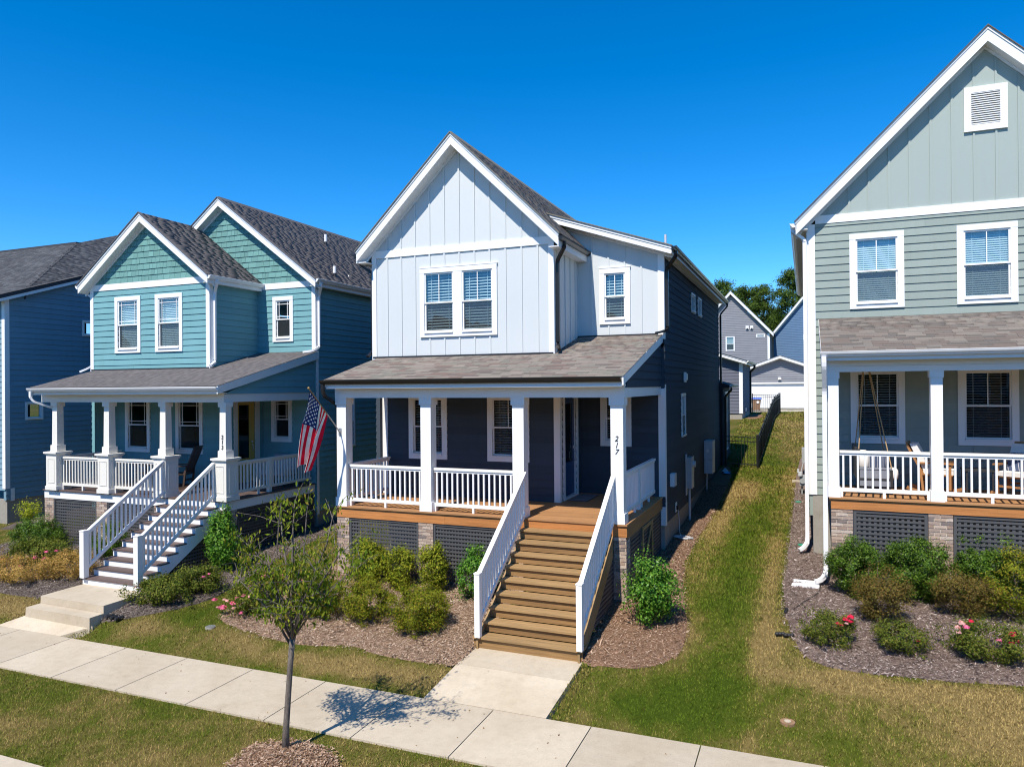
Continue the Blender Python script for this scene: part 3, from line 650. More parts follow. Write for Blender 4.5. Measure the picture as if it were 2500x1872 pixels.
# ---- porch roof
PS = .2555; pz = lambda y: 4.849+PS*y
def porch_roof(H, x0, x1, y0, y1, zf, mat, pieces, rnd):
    sl_ = MB().hexa([(x0, y0, zf(y0)-.09), (x1, y0, zf(y0)-.09), (x1, y1, zf(y1)-.09), (x0, y1, zf(y1)-.09)], [(x0, y0, zf(y0)-.006), (x1, y0, zf(y0)-.006), (x1, y1, zf(y1)-.006), (x0, y1, zf(y1)-.006)])
    rf = part('porch_roof', sl_, 'sh_'+mat, H); k = (zf(y1)-zf(y0))/(y1-y0)
    shingles(rf, (x0-.015, y0-.025, zf(y0-.025)), (1, 0, 0), (0, 1, k), x1-x0+.03, math.hypot(y1-y0, zf(y1)-zf(y0)), mat, course=.135, pieces=pieces, rnd=rnd); return rf
porch_roof(H1, -1.83, 4.985, -.33, 3.759, pz, 'main', 290, 8)
part('step_flashing', MB().box(xG, yG, pz(yG)-.02, xG+.004, yR, pz(yG)).box(xL, yG-.034, pz(yG)-.01, xG, yG-.031, pz(yG)+.035).box(xG, yR-.026, pz(yR)-.01, xR-.1, yR-.024, pz(yR)+.03), 'black', H1)
rz = lambda y, dz: pz(y)-dz
part('rake_board', MB().hexa([(4.965, -.34, rz(-.34, .01)), (5.0, -.34, rz(-.34, .01)), (5.0, yR, rz(yR, .01)), (4.965, yR, rz(yR, .01))], [(4.965, -.34, rz(-.34, .17)), (5.0, -.34, rz(-.34, .17)), (5.0, yR, rz(yR, .19)), (4.965, yR, rz(yR, .19))]), 'trim', H1)
part('rake_board', MB().hexa([(-1.85, -.34, rz(-.34, .01)), (-1.82, -.34, rz(-.34, .01)), (-1.82, yG, rz(yG, .01)), (-1.85, yG, rz(yG, .01))], [(-1.85, -.34, rz(-.34, .17)), (-1.82, -.34, rz(-.34, .17)), (-1.82, yG, rz(yG, .19)), (-1.85, yG, rz(yG, .19))]), 'trim', H1)
part('fascia', MB().box(-1.815, -.31, 4.565, 4.96, -.28, 4.70), 'trim', H1)
part('porch_soffit', MB().box(-1.81, -.28, 4.60, 4.96, .0, 4.615).box(-1.75, .2, 4.52, 4.85, 3.75, 4.54), 'trim', H1)
gutter(H1, (-1.92, -.312, 4.655), (4.963, -.312, 4.655), (0, -1, 0), 'gutterdk')
part('porch_beam', MB().box(-1.782, -.03, zBm, 4.949, .21, 4.60), 'trim', H1)
part('porch_beam', MB().box(4.72, .211, zBm, 4.951, yR-.03, 4.545), 'trim', H1); part('porch_beam', MB().box(-1.78, .211, zBm, -1.55, yB-.03, 4.58), 'trim', H1)
wall(H1, 'R', 4.945, lambda z: (max(.0, (z+.2-4.849)/PS), yR), 4.546, 5.60, 'navy', (), thick=.06)
downspout(H1, [(-1.86, -.37, 4.66), (-1.86, -.37, 4.50), (-1.84, -.33, 4.40), (-1.835, .16, 4.17), (-1.835, .16, .6)], 'gutterdk')
# ---- porch deck, posts, rails
dk = part('porch_deck', MB().box(-1.78, .05, 1.72, 4.93, 3.72, 1.855), 'deckw', H1)
y = -.035; k = 0
while y < 3.70:
    part('deck_board', MB().box(-1.80, y, 1.857, 4.975, y+.134, zD), 'deckw', dk); y += .14
part('rim_board', MB().box(-1.785, .0, 1.64, 1.0, .04, 1.855), 'rim', H1); part('rim_board', MB().box(1.003, .0, 1.64, 4.962, .04, 1.855), 'rim', H1)
part('rim_board', MB().box(4.925, .041, 1.60, 4.9615, 3.72, 1.855), 'rimy', H1)
posts = []
for c in (-1.632, .551, 2.706, 4.778):
    p = part('porch_post', MB().box(c-.125, .0, zD+.20, c+.125, .25, zBm-.155), 'trim', H1)
    part('post_base', MB().box(c-.15, -.024, zD, c+.15, .274, zD+.2), 'trim', p); part('post_cap', MB().box(c-.15, -.024, zBm-.155, c+.15, .274, zBm), 'trim', p); posts.append(p)
digits(posts[3], '217', 4.768, -.005, 3.605, .145, .128)
railing(H1, (-1.48, .12), (.40, .12), zD+.11, zD+.94, 'trim', feet=(.01, .5, .99), floor=zD); railing(H1, (.70, .12), (2.56, .12), zD+.11, zD+.94, 'trim', feet=(.01, .5), floor=zD)
railing(H1, (4.80, .28), (4.80, 3.55), zD+.11, zD+.94, 'trim', feet=(.03, .35, .55, .8), floor=zD); railing(H1, (-1.62, .28), (-1.62, 2.0), zD+.11, zD+.94, 'trim', feet=(.1, .6, .95), floor=zD)
part('rail_post', MB().box(4.755, 1.75, zD, 4.845, 1.84, zD+.9), 'trim', H1)
# ---- stairs
st = part('porch_stairs', MB(), 'stairw', H1); rise, run = .187, .252
z0s = h(3.75, -2.35)
for k in range(1, 10):
    yk = -.035-run*k; zk = zD-rise*k; x0, x1 = (2.735, 4.735) if k == 9 else (2.83, 4.66)
    tr = part('tread', MB().box(x0, yk, zk-.036, x1, yk+run*.5-.003, zk).box(x0, yk+run*.5+.003, zk-.036, x1, yk+run+.03, zk), 'stairw', st)
    part('riser', MB().box(x0+.005, yk+.044, (zk-rise+.012 if k < 9 else z0s-.05), x1-.005, yk+.066, zk-.050), 'riserw', st)
part('riser', MB().box(2.84, -.012, zD-rise+.002, 4.65, -.001, 1.855), 'rim', st)
for xs in (2.80, 4.655):
    sm = MB(); pts = [(-.02, zD-.25), (-.02, zD-.62)]
    sm.prism([(xs, -.005, zD-.24), (xs, -.035-run*9-.0, zD-rise*9-.05), (xs, -.035-run*9, z0s-.06), (xs, -.035-run*9+.25, z0s-.06), (xs, -.005, zD-.62)], (.04, 0, 0)); part('stringer', sm, 'stairw', st)
stair_rail(H1, 2.845, -2.25, 1.29, .0, 2.815, 'trim', nz0=.207, nz1=1.31, hgt=.83); stair_rail(H1, 4.70, -2.25, 1.285, .0, 2.81, 'trim', nz0=.207, nz1=1.30, hgt=.83)
lt = part('lattice_panel', MB().bar((4.68, -.06, 1.55), (4.68, -1.75, .40), .03, .05).box(4.665, -.05, .35, 4.695, -.01, 1.55), 'lattice', H1)
z = .30
while z < 1.45:
    yb = -.06-(1.50-z)*1.47
    part('slat', MB().box(4.684, yb, z, 4.694, -.05, z+.045), 'lattice', lt); z += .082
y = -.12
while y > -1.7:
    part('slat', MB().box(4.672, y-.035, .28, 4.683, y, 1.52+(y+.06)/1.47), 'lattice', lt); y -= .08
# ---- piers and lattice skirts under the deck
zg = .25
brick_pier(H1, -1.775, -1.44, .012, .40, zg-.1, 1.64); brick_pier(H1, .344, .714, .012, .40, zg-.1, 1.64); brick_pier(H1, 2.52, 2.80, .012, .40, zg-.1, 1.64); brick_pier(H1, 4.62, 4.945, .012, .34, zg-.05, 1.64, 'FR')
lattice(H1, 'F', .05, -1.435, .340, .34, 1.635); lattice(H1, 'F', .05, .718, 2.516, .34, 1.635)
for a, b in ((.36, 1.36), (1.40, 2.55), (2.60, 3.62)): lattice(H1, 'R', 4.915, a, b, .50, 1.585, ph=.082, pv=.09, mat='lattice')
part('gate_frame', MB().box(4.946, 1.42, .55, 4.97, 1.50, 1.58).box(4.946, 2.45, .55, 4.97, 2.53, 1.58).box(4.9465, 1.5, 1.49, 4.971, 2.45, 1.57).bar((4.958, 1.52, .62), (4.958, 2.43, 1.5), .07, .022, up=(1, 0, 0)), 'stairw', H1)
# ---- small fittings on the side wall
part('wall_vent', MB().box(xR+.02, 6.64, 4.66, xR+.05, 6.98, 4.94).box(xR+.05, 6.70, 4.72, xR+.09, 6.92, 4.90), 'trim', H1)
# rear bump-out with its own little roof
rb = part('rear_wing', MB().box(4.2, 15.6, .9, 5.18, 18.2, 4.45), 'navy', H1)
part('roof', MB().hexa([(4.2, 15.57, 4.46), (5.42, 15.57, 4.46), (5.42, 18.4, 4.46), (4.2, 18.4, 4.46)], [(4.2, 15.57, 4.95), (5.42, 15.57, 4.56), (5.42, 18.4, 4.56), (4.2, 18.4, 4.95)]), 'sh_slate', rb)
gutter(H1, (5.425, 15.55, 4.47), (5.425, 18.4, 4.47), (1, 0, 0), 'trim'); downspout(H1, [(5.48, 15.7, 4.47), (5.48, 15.7, 4.36), (5.23, 15.85, 4.12), (5.23, 15.85, 1.35)], 'gutterdk')
window(H1, 'R', 5.18, 15.95, 16.9, 1.95, 4.30, trim=.07, grid=None, blind=0)

# ---- things fixed to or standing at the middle house
t = thing('door_mat', 'grey door mat before the navy front door on the wooden deck', 'mat', (3.22, 2.93, zD))
part('pad', MB().box(3.0, 2.42, zD+.001, 3.45, 3.46, zD+.014), 'mat', t); part('border', MB().box(2.985, 2.40, zD+.0005, 3.465, 3.48, zD+.008), 'black', t)
t = thing('electric_meter', 'grey steel electric meter box on the navy side wall with conduit below', 'meter', (5.08, 7.2, .75))
part('back_panel', MB().box(5.045, 6.80, 1.48, 5.062, 7.02, 2.63), 'lgrey', t); part('box', MB().box(5.045, 6.98, 1.66, 5.18, 7.42, 2.53), 'steel', t)
part('lid_edge', MB().box(5.18, 6.97, 1.65, 5.19, 7.43, 2.54), 'lgrey', t)
dm = MB().tube([(5.19, 7.2, 2.33), (5.27, 7.2, 2.33)], .085, 16); part('dial', dm, 'lgrey', t); part('conduit', MB().cyl((5.10, 7.15), .032, .68, 1.66), 'lgrey', t)
part('switch_box', MB().box(5.045, 7.6, 2.05, 5.16, 7.75, 2.28), 'black', t)
t = thing('utility_cabinet', 'tall light grey utility cabinet mounted on the navy wall beyond the meter', 'cabinet', (5.15, 11.1, 1.1))
part('lower_box', MB().box(5.045, 10.8, 1.64, 5.31, 11.5, 2.10), 'lgrey', t); part('upper_box', MB().box(5.045, 10.79, 2.11, 5.315, 11.5, 2.72), 'lgrey', t); part('label_plate', MB().box(5.12, 10.785, 2.35, 5.2, 10.789, 2.45), 'trim', t)
part('conduit', MB().cyl((5.10, 11.0), .022, .95, 1.64), 'trim', t)
t = thing('junction_box', 'small white outlet box on the navy wall beside the porch corner', 'box', (5.09, 4.45, 2.1))
part('box', MB().box(5.045, 4.30, 2.06, 5.15, 4.60, 2.38), 'trim', t); part('cover', MB().box(5.15, 4.31, 2.07, 5.165, 4.59, 2.37), 'lgrey', t)
t = thing('wall_outlet', 'white outlet plate with black plug low on the navy wall', 'outlet', (5.07, 5.15, 1.3))
part('plate', MB().box(5.045, 5.05, 1.30, 5.06, 5.25, 1.55), 'trim', t); part('plug', MB().box(5.06, 5.12, 1.36, 5.12, 5.2, 1.46), 'black', t)
part('cord', MB().tube([(5.1, 5.16, 1.38), (5.13, 5.14, 1.1), (5.15, 5.08, .8), (5.2, 4.98, h(5.2, 5)+.02)], .008, 6), 'lgrey', t)
cp = []
for i in range(160):
    a = i*.23; r = .20+.05*math.sin(i*.37); cp.append((5.27+r*math.cos(a), 4.93+r*.85*math.sin(a), h(5.27, 4.93)+.02+.05*abs(math.sin(i*.11))))
t = thing('cable_coil', 'coiled white and grey cable lying on mulch by the navy wall', 'cable', (5.27, 4.93, h(5.27, 4.93))); part('loops', MB().tube(cp, .007, 5), 'lgrey', t)
t = thing('plastic_bag', 'crumpled white and blue plastic bag on the ground near the fence gate', 'bag', (5.35, 14.5, 1.25))
pv = [(5.35+.16*math.cos(a)*random.uniform(.6, 1.2), 14.4+.35*math.sin(a)*random.uniform(.6, 1.2), h(5.35, 14.4)+random.uniform(.0, .05)) for a in np.linspace(0, 6, 12)]
part('white_sheet', MB().add(pv+[(5.35, 14.4, h(5.35, 14.4)+.16)], [(i, (i+1) % 12, 12) for i in range(12)]), 'lgrey', t)
M['bagblue'] = plain('bag_blue', (.05, .25, .6), .4); pv2 = [(x+.1, y-.45, z) for x, y, z in pv]
part('blue_sheet', MB().add(pv2+[(5.45, 13.95, h(5.35, 14)+.1)], [(i, (i+1) % 12, 12) for i in range(12)]), 'bagblue', t)

# ---- flag
M['flagred'] = leaf_mat('flag_red', [(.76, .010, .045), (.78, .012, .05)], .8, .2); M['flagwhite'] = leaf_mat('flag_white', [(.84, .82, .84), (.86, .84, .86)], .8, .2); M['flagblue'] = leaf_mat('flag_blue', [(.012, .035, .16), (.014, .04, .17)], .75, .2); M['star'] = plain('star_white', (.85, .85, .87), .7)
fb, ft = np.array([-1.655, -.03, 3.58]), np.array([-1.59, -1.2, 4.567])
t = thing('flag', 'stars and stripes flag hanging from a slanted pole on the left porch post', 'flag', tuple(fb))
mid = fb+(ft-fb)*.42
part('pole', MB().tube([tuple(mid), tuple(ft)], .011, 8), 'brass', t); part('pole_sleeve', MB().tube([tuple(fb), tuple(mid)], .013, 8), 'silver', t)
part('finial', MB().tube([tuple(ft-(ft-fb)*.005), tuple(ft+(ft-fb)*.008), tuple(ft+(ft-fb)*.02), tuple(ft+(ft-fb)*.03)], [.01, .026, .026, .008], 10), 'brass', t, True)
part('bracket', MB().box(-1.69, -.026, 3.50, -1.62, .0, 3.66).tube([(-1.655, -.02, 3.56), tuple(fb+(ft-fb)*.06)], .018, 8), 'silver', t)
ha = fb+(ft-fb)*.965; hb = fb+(ft-fb)*.40
def flagpt(u, v, off=0.0):
    """u 0..1 along the fly (hanging down), v 0..1 from the top of the hoist to the bottom"""
    A = [ha, np.array((-1.86, -1.12, 3.76)), np.array((-2.05, -1.0, 2.93))]; B = [hb, np.array((-1.70, -.70, 3.30)), np.array((-1.87, -.82, 2.75))]
    q = lambda P, t: P[0]*(1-t)*(1-t)+2*t*(1-t)*(2*P[1]-.5*P[0]-.5*P[2])+P[2]*t*t
    w = v+.035*math.sin(v*12.0)*u
    p = q(A, u)*(1-w)+q(B, u)*w; k = min(1, u*2.6)
    fold = math.cos(v*10.2+.5+u*.9)*.095*k+math.sin(v*19+u*5)*.018*k
    p = p+np.array([fold*.16, fold, -.05*u*math.sin(v*9.0+1)]); return p+np.array([off*.25, -off, .0])
def patch(u0, u1, v0, v1, nu, nv, off=0):
    mb = MB()
    for i in range(nu+1):
        for j in range(nv+1): mb.v.append(tuple(flagpt(u0+(u1-u0)*i/nu, v0+(v1-v0)*j/nv, off)))
    for i in range(nu):
        for j in range(nv): a = i*(nv+1)+j; mb.f.append((a, a+1, a+nv+2, a+nv+1))
    return mb
for i in range(13):
    part('stripe', patch(.40 if i < 7 else .0, 1, i/13, (i+1)/13, 26, 4), 'flagwhite' if i % 2 else 'flagred', t, True)
cn = part('canton', patch(0, .40, 0, 7/13, 20, 20), 'flagblue', t, True)
for rr in range(9):
    for cc in range(6 if rr % 2 == 0 else 5):
        uu = .40*((cc+.5)/6 if rr % 2 == 0 else (cc+1)/6); vv = (7/13)*(rr+1)/10; mb = MB()
        for k in range(10):
            rd = (.030 if k % 2 == 0 else .0125); a = math.pi*2*k/10
            mb.v.append(tuple(flagpt(uu+rd*math.cos(a)/1.52, vv+rd*math.sin(a)/.95, .006)))
        mb.v.append(tuple(flagpt(uu, vv, .007))); mb.f = [(k, (k+1) % 10, 10) for k in range(10)]; part('star', mb, 'star', cn)

# ================================================================== the left house, number 213
H2 = thing('house', 'teal two-storey house with shingled gables, white railings and numerals 213', 'house', (-8.4, 0, .2))
yG, yR, yB, yK, yK2 = 1.616, 3.517, 2.2, 1.371, 3.273
xL, xG, xR, xC, xC2 = -11.78, -7.134, -5.02, -9.475, -8.407
zD, zBm = 1.815, 4.245
lw = [(-10.765, -9.727, 5.65, 7.31), (-9.15, -8.11, 5.65, 7.31)]
wall(H2, 'F', yG, (xL, xG), 4.95, 7.534, 'teal', inset(lw, .12))
for r in lw: window(H2, 'F', yG, *r, trim=.12, grid='prairie', blind=.97, slat=.05, tilt=1.2)
part('band_board', MB().box(xL+.11, yG-.03, 7.534, xG-.11, yG, 7.717), 'trim', H2)
wall(H2, 'F', yG, lambda z: (xC-(9.40-z)/.76, xC+(9.40-z)/.76), 7.717, 9.39, 'shake', (), 'shake', exp=.173)
part('corner_board', MB().box(xL-.025, yG-.03, 4.95, xL+.109, yG-.0, 7.75), 'trim', H2); part('corner_board', MB().box(xG-.109, yG-.03, 4.95, xG+.026, yG-.0005, 7.7).box(xG+.001, yG, 5.0, xG+.0255, yG+.1, 7.5), 'trim', H2)
wall(H2, 'R', xG, (yG+.02, yR), 5.0, 7.52, 'teal')
rw = (-6.545, -5.793, 5.958, 7.303)
wall(H2, 'F', yR, (xG-.1, xR), 5.3, 7.536, 'teal', inset([rw], .12))
window(H2, 'F', yR, *rw, trim=.12, grid='prairie', blind=0)
part('band_board', MB().box(xG, yR-.03, 7.536, xR-.11, yR, 7.716), 'trim', H2)
wall(H2, 'F', yR, lambda z: (max(xC-.2, xC2-(10.18-z)/.75), xC2+(10.18-z)/.75), 7.716, 10.17, 'shake', (), 'shake', exp=.173)
part('corner_board', MB().box(xR-.109, yR-.03, 5.4, xR+.026, yR-.0005, 7.7).box(xR+.001, yR, .9, xR+.0255, yR+.1, 7.5), 'trim', H2)
sw = (5.05, 5.85, 2.95, 4.35)
wall(H2, 'R', xR, (yR, 14.0), 1.0, 7.55, 'teal', inset([(4.72, 5.42, 2.75, 4.33)], .055))
window(H2, 'R', xR, 4.72, 5.42, 2.75, 4.33, trim=.055, grid=None, blind=0)
wall(H2, 'L', xL, (yG, 14.0), 1.0, 7.5, 'teal', (), joined=True); wall(H2, 'B', 14.0, lambda z: (max(xL, xC2-(10.3-z)/.75), min(xR, xC2+(10.3-z)/.75)), 1.0, 10.2, 'teal', (), style='flat')
part('foundation', MB().box(xL+.05, 3.6, -.2, xR-.03, 13.9, 1.0), 'found', H2); part('foundation', MB().box(xL+.05, 2.3, -.2, -7.0, 3.59, 1.55), 'found', H2)
# lower walls
lw = [(-11.07, -10.05, 2.69, 4.34), (-9.02, -7.98, 2.685, 4.34)]
wall(H2, 'F', yB, (-11.75, -6.95), zD-.02, 4.5, 'teal', inset(lw, .12))
for r in lw: window(H2, 'F', yB, *r, trim=.12, grid='prairie', blind=0, glass='glasslow')
wall(H2, 'R', -6.95, (yB, yR), zD-.02, 4.5, 'teal', [(2.42, 3.14, 1.7, 4.22)])
rw = (-6.62, -5.865, 2.985, 4.34)
wall(H2, 'F', yR, (-7.0, xR), zD-.02, 4.5, 'teal', inset([rw], .12)); window(H2, 'F', yR, *rw, trim=.12, grid='prairie', blind=0, glass='glasslow')
part('corner_board', MB().box(-7.06, yB-.028, zD, -6.925, yB-.0005, 4.4), 'cream', H2)
part('door_casing', MB().box(-6.948, 2.28, zD, -6.91, 2.42, 4.22).box(-6.948, 3.14, zD, -6.91, 3.32, 4.22).box(-6.948, 2.28, 4.221, -6.908, 3.32, 4.4), 'cream', H2)
dr = part('door', MB().box(-7.0, 2.42, 1.86, -6.955, 3.14, 2.55).box(-7.0, 2.42, 2.55, -6.955, 2.51, 4.2).box(-7.0, 2.93, 2.55, -6.955, 3.14, 4.2).box(-7.0, 2.51, 4.1, -6.955, 2.93, 4.2), 'yellow', H2)
part('pane', MB().box(-6.985, 2.51, 2.55, -6.972, 2.93, 4.1), 'glassdark', dr); part('handle', MB().tube([(-6.94, 3.03, 2.75), (-6.905, 3.03, 2.80), (-6.905, 3.03, 2.9), (-6.94, 3.03, 2.95)], .013, 8).cyl((-6.935, 3.03), .03, 3.0, 3.05, 12), 'silver', dr)
part('room_dark', MB().box(-7.8, 2.3, 1.85, -7.78, 3.4, 4.3), 'room', H2)
# roofs
gable_side(H2, xC, 9.655, -6.945, .76, yK, 6.2, 'left', yG, rnd=11, rakeh=.265); gable_side(H2, xC, 9.655, -12.01, .76, yK, 6.2, 'left', yG, rnd=12, tabs=False, rakeh=.265)
gable_side(H2, xC2, 10.43, -4.815, .75, yK2, 14.2, 'left', yR, rnd=13, rakeh=.265); gable_side(H2, xC2, 10.43, -12.0, .75, yK2, 14.2, 'left', yR, rnd=14, tabs=False, rakeh=.265)
part('ridge_cap', MB().hexa([(xC2-.15, yK2, 10.30), (xC2+.15, yK2, 10.30), (xC2+.15, 14.2, 10.30), (xC2-.15, 14.2, 10.30)], [(xC2-.012, yK2, 10.46), (xC2+.012, yK2, 10.46), (xC2+.012, 14.2, 10.46), (xC2-.012, 14.2, 10.46)]), 'sh_left', H2)
part('eave_soffit', MB().box(xG, yK+.01, 7.50, -6.965, yR, 7.52).box(xR, yK2+.01, 7.52, -4.84, 14.1, 7.54), 'cream', H2)
part('fascia', MB().box(-6.965, yK-.02, 7.49, -6.94, yR-.03, 7.69).box(-4.84, yK2-.02, 7.51, -4.81, 14.1, 7.69), 'trim', H2)
gutter(H2, (-6.939, yK-.03, 7.60), (-6.939, yR-.03, 7.60), (1, 0, 0), 'gutterw'); gutter(H2, (-4.809, yK2-.03, 7.62), (-4.809, 14.2, 7.62), (1, 0, 0), 'gutterw'); gutter(H2, (-12.02, yK-.03, 7.60), (-12.02, 6, 7.60), (-1, 0, 0), 'gutterw')
downspout(H2, [(-6.87, 1.62, 7.60), (-6.87, 1.62, 7.50), (-7.07, 1.74, 7.27), (-7.07, 1.74, 5.32), (-7.0, 1.50, 5.22)], 'gutterw'); downspout(H2, [(-4.74, 3.42, 7.62), (-4.74, 3.42, 7.52), (-4.955, 3.60, 7.28), (-4.955, 3.60, 5.78), (-5.03, 3.42, 5.66), (-5.3, 3.30, 5.62)], 'gutterw')
downspout(H2, [(-12.05, 1.62, 7.6), (-12.05, 1.62, 7.52), (-11.82, 1.72, 7.35), (-11.82, 1.72, 5.35), (-11.93, 1.55, 5.2), (-12.08, 1.45, 5.12)], 'gutterw')
for px_, py_, pz0, pz1 in ((-7.267, 7.052, 9.565, 9.92), (-5.172, 4.669, 7.994, 8.31)):
    vp = part('vent_pipe', MB().cyl((px_, py_), .05, pz0-.15, pz1), 'trim', H2); part('collar', MB().cyl((px_, py_), .10, pz0-.2, pz0+.10, 12, .055), 'black', vp)
# porch roof
pz = lambda y: 4.744+.2557*y
porch_roof(H2, -11.64, -4.95, -.33, yR, pz, 'left', 0, 18)
part('step_flashing', MB().box(xG, yG, pz(yG)-.02, xG+.004, yR, pz(yG)).box(xL, yG-.034, pz(yG)-.01, xG, yG-.031, pz(yG)+.03), 'black', H2)
rz = lambda y, dz: pz(y)-dz
part('rake_board', MB().hexa([(-4.985, -.34, rz(-.34, .01)), (-4.94, -.34, rz(-.34, .01)), (-4.94, yR+.06, rz(yR+.06, .01)), (-4.985, yR+.06, rz(yR+.06, .01))], [(-4.985, -.34, rz(-.34, .20)), (-4.94, -.34, rz(-.34, .20)), (-4.94, yR+.06, rz(yR+.06, .23)), (-4.985, yR+.06, rz(yR+.06, .23))]), 'cream', H2)
part('fascia', MB().box(-11.6, -.31, 4.45, -4.99, -.28, 4.58), 'cream', H2); part('porch_soffit', MB().box(-11.6, -.28, 4.47, -4.99, 0, 4.485).box(-11.6, .2, 4.42, -5.1, 3.5, 4.435), 'cream', H2)
gutter(H2, (-11.72, -.312, 4.535), (-4.935, -.312, 4.535), (0, -1, 0), 'gutterw')
part('porch_beam', MB().box(-11.654, -.03, zBm, -5.064, .18, 4.47), 'cream', H2); part('porch_beam', MB().box(-5.27, .181, zBm, -5.06, yR-.03, 4.45), 'cream', H2); part('porch_beam', MB().box(-11.65, .181, zBm, -11.44, yB-.03, 4.45), 'cream', H2)
wall(H2, 'R', -5.065, lambda z: (max(.0, (z+.24-4.744)/.2557), yR), 4.451, 5.43, 'teal', (), thick=.06)
downspout(H2, [(-11.62, -.36, 4.54), (-11.62, -.36, 4.36), (-11.57, -.30, 4.26), (-11.40, .16, 4.06), (-11.40, .19, 3.9), (-11.40, .19, 3.2), (-11.48, .19, 2.95), (-11.50, .19, .5)], 'gutterw')
# deck
dk = part('porch_deck', MB().box(-11.55, .05, 1.62, -5.08, 3.48, 1.78), 'compos', H2); y = -.035
while y < 3.42: part('deck_board', MB().box(-11.62, y, 1.782, -5.03, y+.135, zD), 'compos', dk); y += .141
part('rim_board', MB().box(-11.597, .0, 1.578, -5.05, .04, 1.78), 'trim', H2); part('rim_board', MB().box(-5.09, .041, 1.56, -5.051, 3.48, 1.78), 'trim', H2)
posts = []
for c in (-11.19, -9.17, -7.14, -5.146):
    p = part('porch_post', MB().hexa([(c-.105, .01, 2.87), (c+.105, .01, 2.87), (c+.105, .22, 2.87), (c-.105, .22, 2.87)], [(c-.092, .02, zBm-.12), (c+.092, .02, zBm-.12), (c+.092, .205, zBm-.12), (c-.092, .205, zBm-.12)]), 'cream', H2)
    part('post_base', MB().box(c-.13, -.015, 2.872, c+.13, .245, 3.05), 'cream', p); part('post_cap', MB().box(c-.125, -.01, zBm-.12, c+.125, .235, zBm), 'cream', p)
    pd = part('pedestal', MB().box(c-.205, -.09, zD, c+.205, .32, 2.82).box(c-.225, -.11, zD, c+.225, .34, zD+.11), 'cream', H2)
    part('pedestal_cap', MB().box(c-.255, -.14, 2.82, c+.255, .37, 2.87).box(c-.23, -.115, 2.79, c+.23, .345, 2.82), 'cream', pd)
    t_ = .012
    part('panel_moulding', MB().box(c-.13, -.10, 2.02, c-.118, -.0905, 2.68).box(c+.118, -.10, 2.02, c+.13, -.0905, 2.68).box(c-.118, -.10, 2.02, c+.118, -.0905, 2.032).box(c-.118, -.10, 2.668, c+.118, -.0905, 2.68)
         .box(c+.2055, .0, 2.02, c+.215, .012, 2.68).box(c+.2055, .218, 2.02, c+.215, .23, 2.68).box(c+.2055, .012, 2.02, c+.215, .218, 2.032).box(c+.2055, .012, 2.668, c+.215, .218, 2.68), 'cream', pd); posts.append(p)
digits(posts[3], '213', -5.15, -.0, 3.44, .138, .128, shear=.1)
railing(H2, (-10.985, .1), (-9.375, .1), zD+.12, zD+.92, 'cream', feet=(.02, .5, .98), floor=zD, pitch=.118); railing(H2, (-8.965, .1), (-7.345, .1), zD+.12, zD+.92, 'cream', feet=(.02, .5), floor=zD, pitch=.118)
railing(H2, (-5.15, .33), (-5.15, 3.42), zD+.12, zD+.92, 'cream', feet=(.3, .8), floor=zD, pitch=.118); railing(H2, (-11.2, .33), (-11.2, 2.1), zD+.12, zD+.92, 'cream', feet=(.5,), floor=zD, pitch=.118)
part('rail_post', MB().box(-5.20, 1.62, zD, -5.10, 1.72, zD+.9), 'cream', H2)
# stairs
st = part('porch_stairs', MB(), 'trim', H2); rise, run = .1665, .246
for k in range(1, 10):
    yk = -.04-run*k; zk = zD-rise*k; x0, x1 = (-7.10, -5.22) if k == 9 else (-7.03, -5.27)
    part('tread', MB().box(x0-.02, yk-.02, zk-.03, x1+.03, yk+run*.5-.002, zk).box(x0-.02, yk+run*.5+.002, zk-.03, x1+.03, yk+run+.01, zk), 'compos', st)
    part('riser', MB().box(x0, yk+.005, (zk-rise+.001 if k < 9 else .168), x1, yk+.03, zk-.031), 'trim', st)
part('riser', MB().box(-7.03, -.03, zD-rise+.001, -5.27, -.001, zD-.04), 'trim', st)
for xs in (-7.045, -5.27):
    pl = [(xs, -.005, zD-.04)]
    for k in range(1, 10):
        yk = -.04-run*k; zk = zD-rise*k; pl += [(xs, yk+run+.005, zk-.031), (xs, yk+.002, zk-.031)]
    pl += [(xs, -.04-run*9, .17), (xs, -.04-run*9+.2, .12), (xs, -.005, zD-.52)]
    part('stringer', MB().prism(pl, (.035, 0, 0)), 'trim', st)
stair_rail(H2, -7.0, -2.22, 1.345, -.1, 2.75, 'trim', nz0=.33, nz1=1.38, hgt=.80, nw=.13); stair_rail(H2, -5.325, -2.22, 1.345, -.1, 2.75, 'trim', nz0=.33, nz1=1.38, hgt=.80, nw=.13)
lt = part('lattice_panel', MB().box(-5.30, -.05, .25, -5.275, -.01, 1.3), 'lattice', H2); z = .22
while z < 1.2:
    part('slat', MB().box(-5.294, -.06-(1.28-z)*1.48, z, -5.284, -.05, z+.045), 'lattice', lt); z += .082
y = -.12
while y > -1.6: part('slat', MB().box(-5.305, y-.035, .2, -5.296, y, 1.30+(y+.06)/1.48), 'lattice', lt); y -= .08
brick_pier(H2, -11.61, -11.235, .012, .4, .1, 1.578); brick_pier(H2, -9.56, -9.155, .012, .4, .1, 1.578); brick_pier(H2, -7.45, -7.08, .012, .4, .1, 1.578); brick_pier(H2, -5.40, -5.06, .012, .4, .1, 1.578, 'FR')
lattice(H2, 'F', .05, -11.232, -9.563, .28, 1.575); lattice(H2, 'F', .05, -9.152, -7.453, .28, 1.575); lattice(H2, 'R', -5.10, .42, 1.95, .35, 1.555, pv=.09); lattice(H2, 'R', -5.10, 1.96, 3.45, .4, 1.555, pv=.09)
